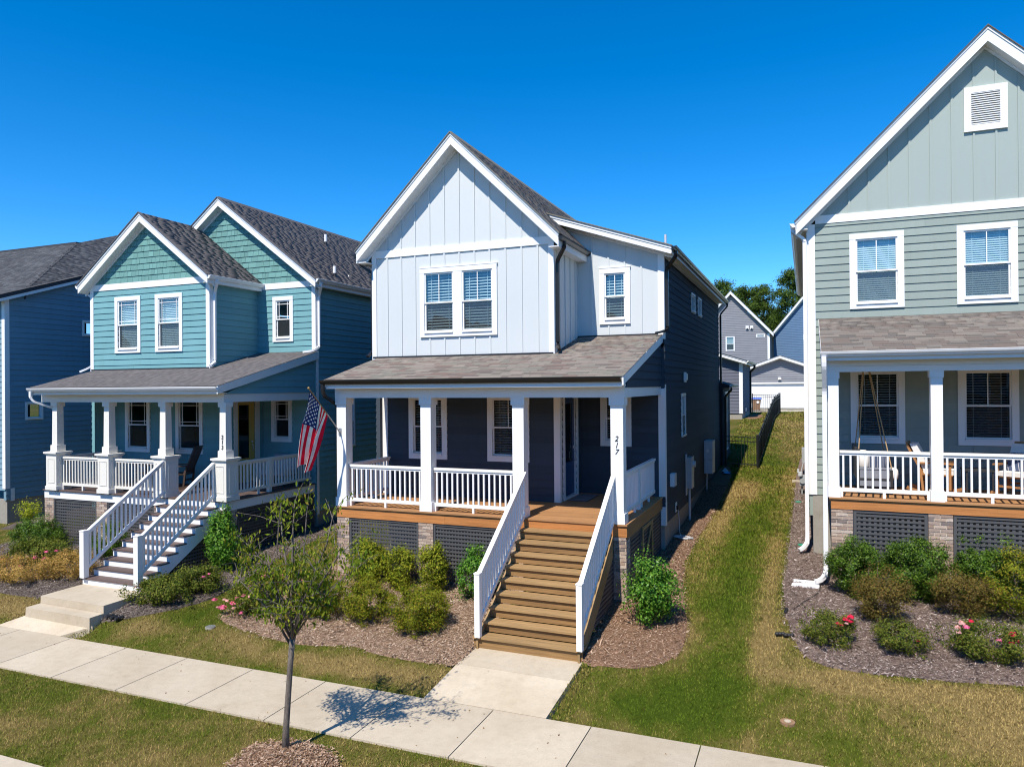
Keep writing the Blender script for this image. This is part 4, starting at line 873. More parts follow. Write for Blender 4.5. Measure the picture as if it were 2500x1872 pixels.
# concrete stoop
t = thing('concrete_stoop', 'pale concrete stoop with two steps below the teal house stairs', 'steps', (-6.1, -3.0, -.2))
part('step', MB().hexa([(-7.08, -3.25, -.2), (-5.13, -3.28, -.2), (-5.13, -2.1, -.2), (-7.08, -2.1, -.2)], [(-7.07, -3.24, .168), (-5.14, -3.27, .168), (-5.14, -2.1, .168), (-7.07, -2.1, .168)]), 'concrete', t)
part('step', MB().hexa([(-7.07, -3.58, -.3), (-5.12, -3.60, -.3), (-5.12, -3.285, -.3), (-7.07, -3.255, -.3)], [(-7.06, -3.57, .015), (-5.13, -3.59, .015), (-5.13, -3.285, .015), (-7.06, -3.255, .015)]), 'concrete', t)

# ---- rocking chairs and bench on the left porch
def rocker(name, label, loc, rotz, wm, cushion=None, group=None, hb=1.12):
    t = thing(name, label, 'chair', loc, group); t.rotation_euler = (0, 0, rotz)
    def pp(n, mb, mat=wm): o = part(n, mb, mat, None); o.parent = t; o.location = (0, 0, 0); return o
    # local: faces -y, x sideways
    for s in (-1, 1):
        x = .27*s; pts = [(x, -.48+.11*i, .03+.0*i+.10*((i-4.2)/4.5)**2) for i in range(10)]; pp('rocker_rail', MB().sweep(pts, [(-.018, -.03), (.018, -.03), (.018, .03), (-.018, .03)]))
        pp('leg', MB().bar((x, -.24, .06), (x, -.24, .63), .045, .045, up=(0, 1, 0))); pp('leg', MB().bar((x, .22, .08), (x, .27, .52), .045, .045, up=(0, 1, 0)))
        pp('armrest', MB().box(x-.05, -.32, .63, x+.05, .30, .66)); pp('back_stile', MB().bar((x*.9, .22, .42), (x*.9, .50, hb-.02), .045, .04, up=(0, 1, 0)))
    se = pp('seat', MB().box(-.27, -.27, .39, .27, .25, .405))
    for i in range(6): y0 = -.29+i*.093; o = part('seat_slat', MB().box(-.28, y0, .406, .28, y0+.075, .425), wm, None); o.parent = se
    for i in range(6):
        x0 = -.215+i*.075; pp('back_slat', MB().bar((x0+.025, .235, .46), (x0+.025, .49, hb-.06), .05, .014, up=(0, 1, 0)))
    pp('top_rail', MB().bar((-.27, .50, hb), (.27, .50, hb), .03, .11, up=(0, .35, 1))); pp('lower_rail', MB().bar((-.25, .24, .47), (.25, .24, .47), .03, .05)); pp('stretcher', MB().bar((-.27, -.24, .22), (.27, -.24, .22), .025, .04)); pp('stretcher', MB().bar((-.27, .23, .25), (.27, .23, .25), .025, .04))
    if cushion: pp('seat_cushion', MB().box(-.255, -.30, .427, .255, .22, .51), cushion)
    return t
rocker('rocking_chair', 'dark brown rocking chair seen from its side by the teal house stairs', (-7.98, 1.35, zD), R(-68), 'chairwood', group='rocking chairs on the teal porch')
rocker('rocking_chair', 'dark brown rocking chair behind the railing between the teal porch pedestals', (-9.02, 1.25, zD), R(-14), 'chairwood', group='rocking chairs on the teal porch')
t = thing('porch_bench', 'low grey cushioned bench behind the right railing of the teal porch', 'bench', (-5.75, 2.9, zD)); M['grcush'] = plain('grey_cushion', (.30, .30, .34), .9)
part('frame', MB().box(-6.2, 2.5, zD+.25, -5.35, 3.1, zD+.32), 'black', t); part('seat_cushion', MB().box(-6.18, 2.5, zD+.32, -5.37, 3.05, zD+.44), 'grcush', t); part('back_cushion', MB().hexa([(-6.18, 3.02, zD+.44), (-5.37, 3.02, zD+.44), (-5.37, 3.14, zD+.44), (-6.18, 3.14, zD+.44)], [(-6.18, 3.10, zD+.85), (-5.37, 3.10, zD+.85), (-5.37, 3.2, zD+.85), (-6.18, 3.2, zD+.85)]), 'grcush', t)
for a in (-6.17, -5.38):
    for b in (2.53, 3.07): part('leg', MB().box(a-.02, b-.02, zD, a+.02, b+.02, zD+.25), 'black', t)

# ================================================================== the right house
H3 = thing('house', 'sage green house with tall gable, louvred vent and white porch posts at the right edge', 'house', (11.7, 1.85, .6))
yF, yD, yK = 4.0, 1.85, 3.737
xL, xR, xC = 8.26, 15.2, 11.73
zD, zBm = 2.345, 4.815
uw = [(9.118, 10.194, 6.24, 7.91), (11.183, 12.272, 6.243, 7.917)]
lw = [(9.114, 10.185, 3.263, 4.94), (11.177, 12.266, 3.261, 4.94)]
wall(H3, 'F', yF, (xL, xR), 2.075, 8.20, 'sage', inset(uw+lw, .125))
for r, tl_ in zip(uw, (1.9, 1.25)): window(H3, 'F', yF, *r, trim=.125, blind=.97, slat=.046, tilt=tl_)
for r, bl_, tl_ in zip(lw, (.97, .97), (.45, .15)): window(H3, 'F', yF, *r, trim=.125, blind=bl_, slat=.055, tilt=tl_, glass='glasslow')
part('band_board', MB().box(xL+.16, yF-.032, 8.20, xR-.16, yF, 8.385), 'trim', H3)
gv = (11.34, 12.12, 9.87, 10.806)
wall(H3, 'F', yF, lambda z: (xC-(11.64-z)/.99, xC+(11.64-z)/.99), 8.385, 11.62, 'sagep', inset([gv], .12), 'batten', battens=[8.72+.4*i for i in range(16)])
vt = MB()
for a in ((gv[0], gv[0]+.13, gv[2]+.13, gv[3]-.13), (gv[1]-.13, gv[1], gv[2]+.13, gv[3]-.13), (gv[0], gv[1], gv[2], gv[2]+.13), (gv[0], gv[1], gv[3]-.13, gv[3])): wbox(vt, 'F', yF, *a, -.03, .05)
vt = part('gable_vent', vt, 'trim', H3); z = gv[2]+.14
while z < gv[3]-.15:
    part('louvre', MB().hexa([(gv[0]+.13, yF-.045, z), (gv[1]-.13, yF-.045, z), (gv[1]-.13, yF+.02, z+.045), (gv[0]+.13, yF+.02, z+.045)], [(gv[0]+.13, yF-.045, z+.012), (gv[1]-.13, yF-.045, z+.012), (gv[1]-.13, yF+.02, z+.057), (gv[0]+.13, yF+.02, z+.057)]), 'trim', vt); z += .046
part('corner_board', MB().box(xL-.0, yF-.032, 2.075, xL+.15, yF-.0005, 8.2).box(xL-.026, yF-.032, 2.075, xL-.0005, yF+.1, 8.1), 'trim', H3)
wall(H3, 'L', xL, (yF, 17.0), 1.6, 8.1, 'sage', (), joined=True); wall(H3, 'R', xR, (yF, 17.0), 1.6, 8.1, 'sage', (), joined=True); wall(H3, 'B', 17.0, lambda z: (max(xL, xC-(11.8-z)/.99), min(xR, xC+(11.8-z)/.99)), 1.6, 11.7, 'sage', (), style='flat')
part('foundation', MB().box(xL+.06, yF+.03, .2, xR-.05, 16.9, 2.075), 'found', H3); part('foundation', MB().box(8.32, yF-.012, .4, 8.62, yF+.2, 2.06), 'found', H3)
gable_side(H3, xC, 11.95, 8.01, .99, yK, 17.3, 'right', yF, rnd=21, rakeh=.32, tabs=False); gable_side(H3, xC, 11.95, 15.45, .99, yK, 17.3, 'right', yF, rnd=22, rakeh=.32, tabs=False)
part('eave_soffit', MB().box(8.02, yK+.01, 8.055, xL, 17.2, 8.075), 'cream', H3); part('fascia', MB().box(8.0, yK-.03, 8.06, 8.025, 17.2, 8.22), 'trim', H3)
gutter(H3, (7.999, yK-.03, 8.115), (7.999, 17.3, 8.115), (-1, 0, 0), 'gutterw')
downspout(H3, [(7.95, 3.86, 8.12), (7.95, 3.86, 8.03), (8.195, 3.93, 7.86), (8.195, 3.93, 1.12), (8.19, 3.90, .98), (8.10, 3.84, .87), (8.02, 3.80, .83)], 'gutterw', .085, .065)
# porch
pz = lambda y: 5.215+.336*(y-1.5)
porch_roof(H3, 8.49, 15.1, 1.5, yF, pz, 'right', 295, 28)
part('rake_board', MB().hexa([(8.47, 1.5, pz(1.5)-.01), (8.5, 1.5, pz(1.5)-.01), (8.5, yF, pz(yF)-.01), (8.47, yF, pz(yF)-.01)], [(8.47, 1.5, pz(1.5)-.16), (8.5, 1.5, pz(1.5)-.16), (8.5, yF, pz(yF)-.18), (8.47, yF, pz(yF)-.18)]), 'trim', H3)
part('fascia', MB().box(8.50, 1.51, 5.03, 15.05, 1.54, 5.15), 'trim', H3); part('porch_soffit', MB().box(8.52, 1.54, 5.045, 15.05, yD, 5.06).box(8.6, yD+.18, 5.0, 15.0, yF, 5.02), 'trim', H3)
gutter(H3, (8.455, 1.508, 5.105), (15.1, 1.508, 5.105), (0, -1, 0), 'gutterw')
part('porch_beam', MB().box(8.58, yD-.03, zBm, 15.0, yD+.18, 4.925).box(8.58, yD-.024, 4.927, 15.0, yD+.18, 5.045), 'trim', H3); part('porch_beam', MB().box(8.58, yD+.181, zBm, 8.77, yF-.03, 5.04), 'trim', H3)
wall(H3, 'L', 8.60, lambda z: (max(1.87, 1.5+(z+.19-5.215)/.336), yF), 5.05, 5.85, 'sage', (), thick=.05, joined=True)
downspout(H3, [(8.52, 1.44, 5.11), (8.52, 1.44, 4.93), (8.53, 1.62, 4.62), (8.53, 1.72, 4.45), (8.53, 1.74, .98), (8.51, 1.72, .80), (8.42, 1.66, .72), (8.33, 1.62, .70)], 'gutterw', .085, .065)
dk = part('porch_deck', MB().box(8.66, yD+.05, 2.18, 15.0, yF-.02, 2.31), 'deckw', H3); y = yD-.035
while y < yF-.1: part('deck_board', MB().box(8.60, y, 2.312, 15.0, y+.134, zD), 'deckw', dk); y += .14
part('rim_board', MB().box(8.635, yD, 2.115, 12.8, yD+.04, 2.31), 'rim', H3); part('rim_board', MB().box(12.803, yD, 2.115, 15.0, yD+.04, 2.31), 'rim', H3); part('rim_board', MB().box(8.636, yD+.041, 2.1, 8.67, yF-.03, 2.31), 'rimy', H3)
for c in (8.69, 10.477, 12.265, 14.05):
    p = part('porch_post', MB().box(c-.1, yD, zD+.2, c+.1, yD+.2, zBm-.13), 'trim', H3); part('post_base', MB().box(c-.118, yD-.02, zD, c+.118, yD+.22, zD+.2), 'trim', p); part('post_cap', MB().box(c-.118, yD-.02, zBm-.13, c+.118, yD+.22, zBm), 'trim', p)
for a, b in ((8.80, 10.37), (10.585, 12.16)): railing(H3, (a, yD+.1), (b, yD+.1), zD+.11, zD+.92, 'trim', feet=(.02, .5, .98), floor=zD, pitch=.128)
brick_pier(H3, 8.632, 9.03, yD+.012, yD+.4, .35, 2.115); brick_pier(H3, 10.316, 10.73, yD+.012, yD+.4, .35, 2.115); brick_pier(H3, 12.07, 12.47, yD+.012, yD+.4, .35, 2.115)
lattice(H3, 'F', yD+.05, 9.034, 10.312, .66, 2.11, ph=.087, pv=.095, sw=.044, vw=.048, fr=.055); lattice(H3, 'F', yD+.05, 10.734, 12.066, .66, 2.11, ph=.087, pv=.095, sw=.044, vw=.048, fr=.055)
t = thing('splash_block', 'white concrete splash block on mulch beneath the sage house downspout', 'splash block', (8.15, 1.6, .62)); zz = h(8.15, 1.6)
part('trough', MB().hexa([(7.88, 1.52, zz), (8.42, 1.55, zz), (8.42, 1.80, zz), (7.88, 1.72, zz)], [(7.90, 1.54, zz+.035), (8.40, 1.57, zz+.06), (8.40, 1.78, zz+.06), (7.90, 1.70, zz+.035)]), 'trim', t); part('rim', MB().box(7.93, 1.50, zz, 8.40, 1.535, zz+.085).box(7.93, 1.76, zz, 8.40, 1.795, zz+.085), 'trim', t)
# ---- furniture on the right porch
M['cushw'] = plain('white_cushion', (.72, .70, .66), .9); M['rope'] = plain('tan_rope', (.42, .28, .14), .9); M['swingm'] = plain('black_swing_frame', (.03, .03, .032), .5); M['swingg'] = plain('grey_swing_panel', (.20, .22, .26), .7)
def striped(name):
    m, nt, b = nodes(name); w = N(nt, 'ShaderNodeTexWave'); w.inputs['Scale'].default_value = 3.2; g = N(nt, 'ShaderNodeNewGeometry'); nt.links.new(g.outputs['Position'], w.inputs['Vector'])
    nt.links.new(ramp(nt, w.outputs['Fac'], [(0, (.05, .07, .13)), (.5, (.05, .07, .13)), (.52, (.6, .6, .6)), (.7, (.6, .6, .6)), (.72, (.05, .07, .13))], 'CONSTANT'), b.inputs['Base Color']); b.inputs['Roughness'].default_value = .9; return m
M['stripe_cloth'] = striped('navy_white_striped_cloth')
t = thing('porch_swing', 'rope-hung porch swing with cream pillow and bolster behind the sage porch rail', 'swing', (9.5, 3.1, zD))
part('seat', MB().box(9.17, 2.55, 2.62, 9.80, 3.75, 2.66), 'swingm', t)
part('side_panel', MB().box(9.20, 2.55, 2.50, 9.78, 2.58, 2.61).box(9.16, 2.54, 2.84, 9.78, 2.60, 2.875).box(9.20, 2.552, 2.66, 9.74, 2.575, 2.838), 'swingg', t); part('side_frame', MB().box(9.14, 2.54, 2.46, 9.19, 2.60, 3.25).box(9.75, 2.545, 2.46, 9.80, 2.60, 2.838).box(9.1905, 2.538, 2.46, 9.7495, 2.6, 2.495), 'swingm', t)
part('backrest', MB().box(9.12, 2.6, 2.66, 9.17, 3.75, 3.28), 'swingm', t)
def pillow(name, c, s, mat, par, n=8):
    mb = MB(); k = 2*n
    for i in range(n+1):
        th = -math.pi/2+math.pi*i/n
        for j in range(k):
            ph = 2*math.pi*j/k; f = lambda v, p: math.copysign(abs(v)**p, v)
            mb.v.append((c[0]+s[0]*f(math.cos(th), .6)*f(math.cos(ph), .55), c[1]+s[1]*f(math.cos(th), .6)*f(math.sin(ph), .55), c[2]+s[2]*f(math.sin(th), .6)))
    for i in range(n):
        for j in range(k): mb.f.append((i*k+j, i*k+(j+1) % k, (i+1)*k+(j+1) % k, (i+1)*k+j))
    return part(name, mb, mat, par, True)
pillow('pillow', (9.27, 2.72, 3.02), (.11, .2, .2), 'cushw', t); pillow('pillow', (9.52, 2.95, 2.98), (.2, .1, .2), 'stripe_cloth', t); pillow('seat_cushion', (9.5, 3.1, 2.72), (.32, .55, .07), 'cushw', t); pillow('bolster', (9.82, 2.75, 2.75), (.09, .2, .12), 'cushw', t)
for x1, y1 in ((9.18, 2.57), (9.78, 2.57), (9.18, 3.7), (9.78, 3.7)):
    part('rope', MB().tube([(9.36+(x1-9.48)*.12, 3.05+(y1-3.1)*.1, 5.0), (x1, y1, 3.2 if x1 < 9.5 else 2.86)], .011, 6), 'rope', t)
c1 = rocker('rocking_chair', 'teak chair with cream cushions behind the middle post of the sage porch', (10.62, 2.9, zD), R(78), 'teak', 'cushw', 'teak chairs on the sage porch', 1.0); c2 = rocker('rocking_chair', 'teak chair with striped pillow at the right end of the sage porch', (12.0, 2.9, zD), R(-35), 'teak', 'cushw', 'teak chairs on the sage porch', 1.0)
for c, mt in ((c1, 'cushw'), (c2, 'cushw')):
    o = part('back_cushion', MB().hexa([(-.25, .10, .50), (.25, .10, .50), (.25, .22, .50), (-.25, .22, .50)], [(-.25, .34, 1.02), (.25, .34, 1.02), (.25, .46, 1.02), (-.25, .46, 1.02)]), mt, None); o.parent = c
o = part('pillow', MB().hexa([(-.2, -.02, .52), (.2, -.02, .52), (.2, .1, .52), (-.2, .1, .52)], [(-.2, .12, .85), (.2, .12, .85), (.2, .24, .85), (-.2, .24, .85)]), 'stripe_cloth', None); o.parent = c2
t = thing('side_table', 'small black side table between the teak chairs on the sage porch', 'table', (11.33, 3.0, zD)); part('table_top', MB().box(11.08, 2.75, 2.84, 11.58, 3.25, 2.87), 'swingm', t)
for a in (11.1, 11.54):
    for b in (2.77, 3.21): part('leg', MB().box(a, b, zD, a+.03, b+.03, 2.84), 'swingm', t)
# ---- gas meter and fittings on the sage house side
t = thing('gas_meter', 'grey gas meter with pipes beside the sage house wall', 'gas meter', (8.1, 11.0, 1.05)); zz = h(8.1, 11)
part('body', MB().box(7.98, 10.85, zz+.30, 8.16, 11.15, zz+.62).tube([(8.07, 10.84, zz+.46), (8.07, 10.80, zz+.46)], .09, 12), 'steel', t); part('regulator', MB().cyl((8.0, 10.8), .07, zz+.62, zz+.74, 12).cyl((7.94, 10.8), .03, zz+.72, zz+.84, 10), 'lgrey', t)
part('riser_pipe', MB().tube([(8.05, 10.95, zz), (8.05, 10.95, zz+.3)], .025, 8).tube([(8.02, 10.9, zz+.7), (8.1, 11.0, zz+1.05), (8.24, 11.1, zz+1.05)], .018, 8).tube([(8.24, 11.1, zz+1.06), (8.24, 11.1, zz+.3)], .014, 8), 'steel', t)
t = thing('wall_cabinet', 'grey service box low on the sage house side wall', 'cabinet', (8.15, 14.5, 1.3)); part('box', MB().box(8.03, 14.3, 1.75, 8.235, 14.9, 2.25), 'steel', t); part('conduit', MB().cyl((8.16, 14.6), .02, 1.3, 1.75), 'steel', t)
t = thing('splash_block', 'pale splash block far back along the sage house bed', 'splash block', (7.95, 13.2, 1.2)); part('trough', MB().box(7.72, 13.0, h(7.9, 13.1)-.02, 8.2, 13.25, h(7.9, 13.1)+.06), 'concrete', t)

# ================================================================== far left house
H4 = thing('house', 'slate blue house beyond the teal house at the left edge', 'house', (-18, 1.4, .3))
X4, yf = -15.4, 1.39; rl = lambda y: 7.60+.35*(y-1.2)
sw = [(4.02, 4.66, 6.47, 7.03), (2.0, 2.59, 3.61, 4.20)]
wall(H4, 'R', X4, lambda z: (yf if z < 7.55 else yf+(z-7.55)/.35, 12.0), 1.09, 9.6, 'slate', inset(sw, .06))
for r in sw: window(H4, 'R', X4, *r, trim=.06, grid=None, blind=0, double=False, glass='glasslow')
wall(H4, 'F', yf, (-22, X4), 1.4, 7.5, 'slate', (), joined=True)
part('corner_board', MB().box(X4-.12, yf-.03, 1.45, X4+.026, yf-.0005, 7.6).box(X4+.001, yf, 1.45, X4+.0255, yf+.12, 7.55).box(X4-.0, yf+.14, 1.05, X4+.0275, yf+.26, 1.45), 'trim', H4)
part('foundation', MB().box(-22, yf+.05, -.2, X4-.02, 12, 1.09), 'found', H4)
part('rake_board', MB().hexa([(X4+.20, .95, rl(.95)-.2), (X4+.24, .95, rl(.95)-.2), (X4+.24, 12, rl(12)-.2), (X4+.20, 12, rl(12)-.2)], [(X4+.20, .95, rl(.95)), (X4+.24, .95, rl(.95)), (X4+.24, 12, rl(12)), (X4+.20, 12, rl(12))]), 'trim', H4)
part('soffit', MB().hexa([(X4, .97, rl(.97)-.14), (X4+.2, .97, rl(.97)-.14), (X4+.2, 12, rl(12)-.14), (X4, 12, rl(12)-.14)], [(X4, .97, rl(.97)-.12), (X4+.2, .97, rl(.97)-.12), (X4+.2, 12, rl(12)-.12), (X4, 12, rl(12)-.12)]), 'trim', H4)
r1 = part('roof', MB().hexa([(X4-1.6, .95, rl(.95)-.1), (X4+.25, .95, rl(.95)-.1), (X4+.25, 12, rl(12)-.1), (X4-1.6, 12, rl(12)-.1)], [(X4-1.6, .95, rl(.95)+.02), (X4+.25, .95, rl(.95)+.02), (X4+.25, 12, rl(12)+.02), (X4-1.6, 12, rl(12)+.02)]), 'sh_slate', H4)
M['sho_slate'] = M['sh_slate']
shingles(r1, (X4-1.6, .93, rl(.93)+.025), (1, 0, 0), (0, 1, .35), 1.88, 5.5, 'slate', rnd=31)
xe4 = X4+.25
rz2 = lambda y: 7.97+.66*(y-2.2)
r2 = part('roof', MB().hexa([(-30, 2.0, rz2(2.0)-.3), (xe4-.2, 2.0, rz2(2.0)-.3), (-17.7, 5.6, rz2(5.6)-.3), (-30, 5.6, rz2(5.6)-.3)], [(-30, 2.0, rz2(2.0)), (xe4-.2, 2.0, rz2(2.0)), (-17.7, 5.6, rz2(5.6)), (-30, 5.6, rz2(5.6))]), 'sh_slate', H4)
shingles(r2, (-24, 2.0, rz2(2.0)+.006), (1, 0, 0), (0, 1, .66), 9, 4.31, 'slate', rnd=32, clip=lambda t: (0, (xe4-.2+24)-(xe4-.2+17.7)*min(1, t/4.31)))
part('roof', MB().hexa([(xe4-.2, 2.0, rz2(2.0)-.04), (xe4, 8.0, rl(8)-.01), (-17.7, 8.0, rz2(5.6)-.04), (-17.7, 5.6, rz2(5.6)-.04)], [(xe4-.2, 2.0, rz2(2.0)), (xe4, 8.0, rl(8)+.03), (-17.7, 8.0, rz2(5.6)), (-17.7, 5.6, rz2(5.6))]), 'sh_slate', H4)
hA, hB, hC = Vector((xe4-.2, 2.0, rz2(2.0)+.006)), Vector((xe4, 8.0, rl(8)+.036)), Vector((-17.7, 5.6, rz2(5.6)+.006)); he = (hB-hA).normalized(); cu_ = (hC-hA).dot(he); hs_ = (hC-hA)-he*cu_; cv_ = hs_.length
shingles(r2, hA, he, hs_, 6.0, cv_, 'slate', rnd=33, clip=lambda t: (cu_*t/cv_, 6.0))
part('ridge_cap', MB().box(-30, 5.5, rz2(5.6)-.06, -17.65, 5.7, rz2(5.6)+.03), 'sh_slate', H4)
# cross gable at its left
cg = part('roof', MB().add([(-19.0, 1.0, 7.9), (-22.5, 1.0, 9.9), (-22.5, 4.6, 9.9), (-19.0, .99, 7.85), (-22.5, .99, 9.8), (-22.5, 4.6, 9.8)], [(0, 1, 2), (3, 4, 1, 0), (3, 0, 2, 5)]), 'sh_slate', H4)
# ================================================================== own detached garage of the middle house
G1 = thing('garage', 'blue-grey garage with white corner board behind the navy house', 'garage', (2, 28, 2.6))
wall(G1, 'F', 28.0, lambda z: (-1.2+max(0, (z-5.8)/.325), 4.93-max(0, (z-5.85)/.325)), 2.97, 6.75, 'bluegrey', (), joined=True)
wall(G1, 'R', 4.93, (28.0, 34.0), 2.97, 5.75, 'bluegrey', (), joined=True)
part('foundation', MB().box(-1.1, 28.02, 2.2, 4.91, 34, 2.97), 'found', G1); part('corner_board', MB().box(4.76, 27.97, 2.97, 4.955, 27.999, 5.85), 'trim', G1)
gable_side(G1, 1.85, 6.97, 5.2, .325, 27.6, 34.4, 'slate', 28.0, rnd=41, rakeh=.2, tabs=False); gable_side(G1, 1.85, 6.97, -1.5, .325, 27.6, 34.4, 'slate', 28.0, rnd=41, rakeh=.2, tabs=False)
part('fascia', MB().box(5.17, 27.58, 5.70, 5.2, 34.4, 5.86), 'trim', G1); gutter(G1, (5.205, 27.55, 5.78), (5.205, 34.4, 5.78), (1, 0, 0), 'cream'); part('eave_soffit', MB().box(4.93, 27.62, 5.69, 5.17, 34.4, 5.7), 'trim', G1)
downspout(G1, [(5.26, 33.2, 5.78), (5.26, 33.2, 5.6), (5.0, 33.3, 5.35), (5.0, 33.3, 2.8)], 'gutterdk', .12, .1)
part('faucet_box', MB().box(4.96, 29.2, 3.05, 5.05, 29.5, 3.25), 'trim', G1)
# ================================================================== garage across the lane
G2 = thing('garage', 'grey gabled garage with wide white door at the end of the side lawn', 'garage', (6.2, 50, 2.3))
wall(G2, 'F', 50.0, lambda z: (3.0+max(0, (z-5.62)/.36), 9.45-max(0, (z-5.62)/.36)), 2.6, 6.75, 'grey', [(3.7, 8.75, 2.5, 4.66)], joined=True, exp=.185)
part('foundation', MB().box(3.0, 49.97, 1.8, 9.45, 56, 2.6), 'found', G2); part('header_trim', MB().box(3.6, 49.93, 4.60, 8.85, 49.99, 4.72).box(3.58, 49.93, 2.6, 3.7, 49.99, 4.6).box(8.75, 49.93, 2.6, 8.87, 49.99, 4.6), 'trim', G2)
gd = part('garage_door', MB().box(3.7, 50.10, 2.6, 8.75, 50.13, 4.6), 'trim', G2)
for i in range(4):
    for j in range(4): part('door_panel', MB().box(3.75+1.26*j, 50.085, 2.63+.5*i, 3.75+1.26*j+1.2, 50.099, 2.63+.5*i+.46), 'trim', gd)
gable_side(G2, 6.22, 6.95, 9.8, .36, 49.5, 56.2, 'slate', 50, rakeh=.24, tabs=False); gable_side(G2, 6.22, 6.95, 2.65, .36, 49.5, 56.2, 'slate', 50, rakeh=.24, tabs=False)
part('wall_light', MB().box(6.05, 49.85, 4.93, 6.25, 49.97, 5.15).box(6.1, 49.78, 4.95, 6.3, 49.84, 5.08), 'trim', G2); part('crawl_vent', MB().box(6.72, 49.93, 2.26, 7.22, 49.965, 2.47), 'black', G2); part('vent_grille', MB().box(6.85, 49.90, 2.29, 7.1, 49.925, 2.44), 'trim', G2)
# ================================================================== houses behind
H5 = thing('house', 'grey gabled house far behind with one window and two white vents', 'house', (1, 64, 2.4))
wl = [(.50, 1.40, 8.03, 9.55), (3.5, 4.36, 9.37, 9.70)]
wall(H5, 'F', 64.0, lambda z: (max(-3.0, 1.05-(13.75-z)/1.077), min(4.80, 1.05+(13.75-z)/1.077)), 3.0, 13.7, 'grey', inset(wl, .08), joined=True, exp=.178)
window(H5, 'F', 64.0, *wl[0], trim=.08, grid=None, blind=.6, slat=.06); window(H5, 'F', 64.0, *wl[1], trim=.08, grid=None, blind=0, double=False)
for a in (2.5, 2.94): v_ = part('wall_vent', MB().box(a, 63.86, 10.24, a+.3, 63.97, 10.58), 'trim', H5); part('vent_flap', MB().box(a+.08, 63.83, 10.24, a+.24, 63.859, 10.34), 'black', v_)
part('corner_board', MB().box(4.60, 63.95, 3, 4.83, 63.99, 9.75), 'trim', H5); wall(H5, 'R', 4.80, (64, 74), 3, 9.6, 'grey', (), joined=True)
gable_side(H5, 1.05, 14.25, 5.2, 1.077, 63.6, 74, 'slate', 64, rakeh=.36, tabs=False); gable_side(H5, 1.05, 14.25, -3.1, 1.077, 63.6, 74, 'slate', 64, rakeh=.36, tabs=False)
H6 = thing('house', 'blue house far behind with steep roof beside the grey gabled house', 'house', (5.0, 69, 2.4))
def rot6(o_before):
    for o in list(H6.children_recursive): pass
wb = [(3.1, 3.45, 9.2, 9.75), (3.5, 3.85, 9.2, 9.75)]
wall(H6, 'F', 69.0, lambda z: (5.0+max(0, (z-9.7)/1.15), 12.6-max(0, (z-9.7)/1.15)), 3.0, 13.9, 'farblue', inset([(a+5, b+5, c, d) for a, b, c, d in wb], .05), joined=True, exp=.178)
for a, b, c, d in wb: window(H6, 'F', 69.0, a+5, b+5, c, d, trim=.06, grid=None, blind=0, double=False)
gable_side(H6, 8.8, 14.5, 4.65, 1.15, 68.6, 79, 'slate', 69, rakeh=.34, tabs=False); gable_side(H6, 8.8, 14.5, 12.95, 1.15, 68.6, 79, 'slate', 69, rakeh=.34, tabs=False)
H6.rotation_euler = (0, 0, R(-16))
# ================================================================== black metal fence
F1 = thing('metal_fence', 'black metal picket fence enclosing the back lawn beyond the navy house', 'fence', (6.5, 15.4, 1.2))
def fence_run(p0, p1, step=1.85, gate=False):
    p0, p1 = np.array(p0), np.array(p1); L = np.linalg.norm(p1-p0); n = max(1, int(round(L/step))); d = (p1-p0)/L
    pk = MB().box(-.008, -.008, .04, .008, .008, 1.19).mesh('picket', 'black')
    for i in range(n+1):
        c = p0+d*L*i/n; z = h(*c); part('post', MB().box(c[0]-.03, c[1]-.03, z-.1, c[0]+.03, c[1]+.03, z+1.25).box(c[0]-.036, c[1]-.036, z+1.25, c[0]+.036, c[1]+.036, z+1.27), 'black', F1)
        if i == n: break
        e = p0+d*L*(i+1)/n; ze = h(*e)
        for k in (.12, 1.0, 1.17): part('rail', MB().bar((c[0], c[1], z+k), (e[0], e[1], ze+k), .03, .03), 'black', F1)
        m = int(L/n/.115)
        for j in range(1, m):
            q = c+(e-c)*j/m; put('picket', pk, F1, (q[0], q[1], z+(ze-z)*j/m))
fence_run((5.28, 15.4), (6.44, 15.4), 1.2); fence_run((6.47, 15.5), (6.62, 36.4)); fence_run((6.55, 36.5), (4.9, 36.5), 1.4)
# bin
t = thing('wheeled_bin', 'brown wheeled bin with blue lid behind the fence by the white garage door', 'bin', (4.55, 46, 2.45)); M['binbrown'] = plain('bin_brown', (.22, .13, .075), .6); M['binblue'] = plain('bin_blue', (.02, .10, .48), .4)
zz = h(4.55, 46)
part('body', MB().hexa([(4.30, 45.75, zz+.1), (4.80, 45.75, zz+.1), (4.80, 46.3, zz+.1), (4.30, 46.3, zz+.1)], [(4.22, 45.65, zz+.95), (4.90, 45.65, zz+.95), (4.90, 46.4, zz+.95), (4.22, 46.4, zz+.95)]), 'binbrown', t); part('lid', MB().hexa([(4.18, 45.6, zz+.95), (4.96, 45.6, zz+.95), (4.96, 46.45, zz+.95), (4.18, 46.45, zz+.95)], [(4.25, 45.7, zz+1.08), (4.88, 45.7, zz+1.08), (4.88, 46.4, zz+1.1), (4.25, 46.4, zz+1.1)]), 'binblue', t)
for a in (4.30, 4.80): part('wheel', MB().tube([(a-.03, 46.3, zz+.12), (a+.03, 46.3, zz+.12)], .12, 12), 'black', t)
part('badge', MB().cyl((4.72, 0), .1, 0, .01, 14).mesh('b', 'trim') and MB().tube([(4.70, 45.66, zz+.72), (4.70, 45.64, zz+.72)], .1, 14), 'trim', t)

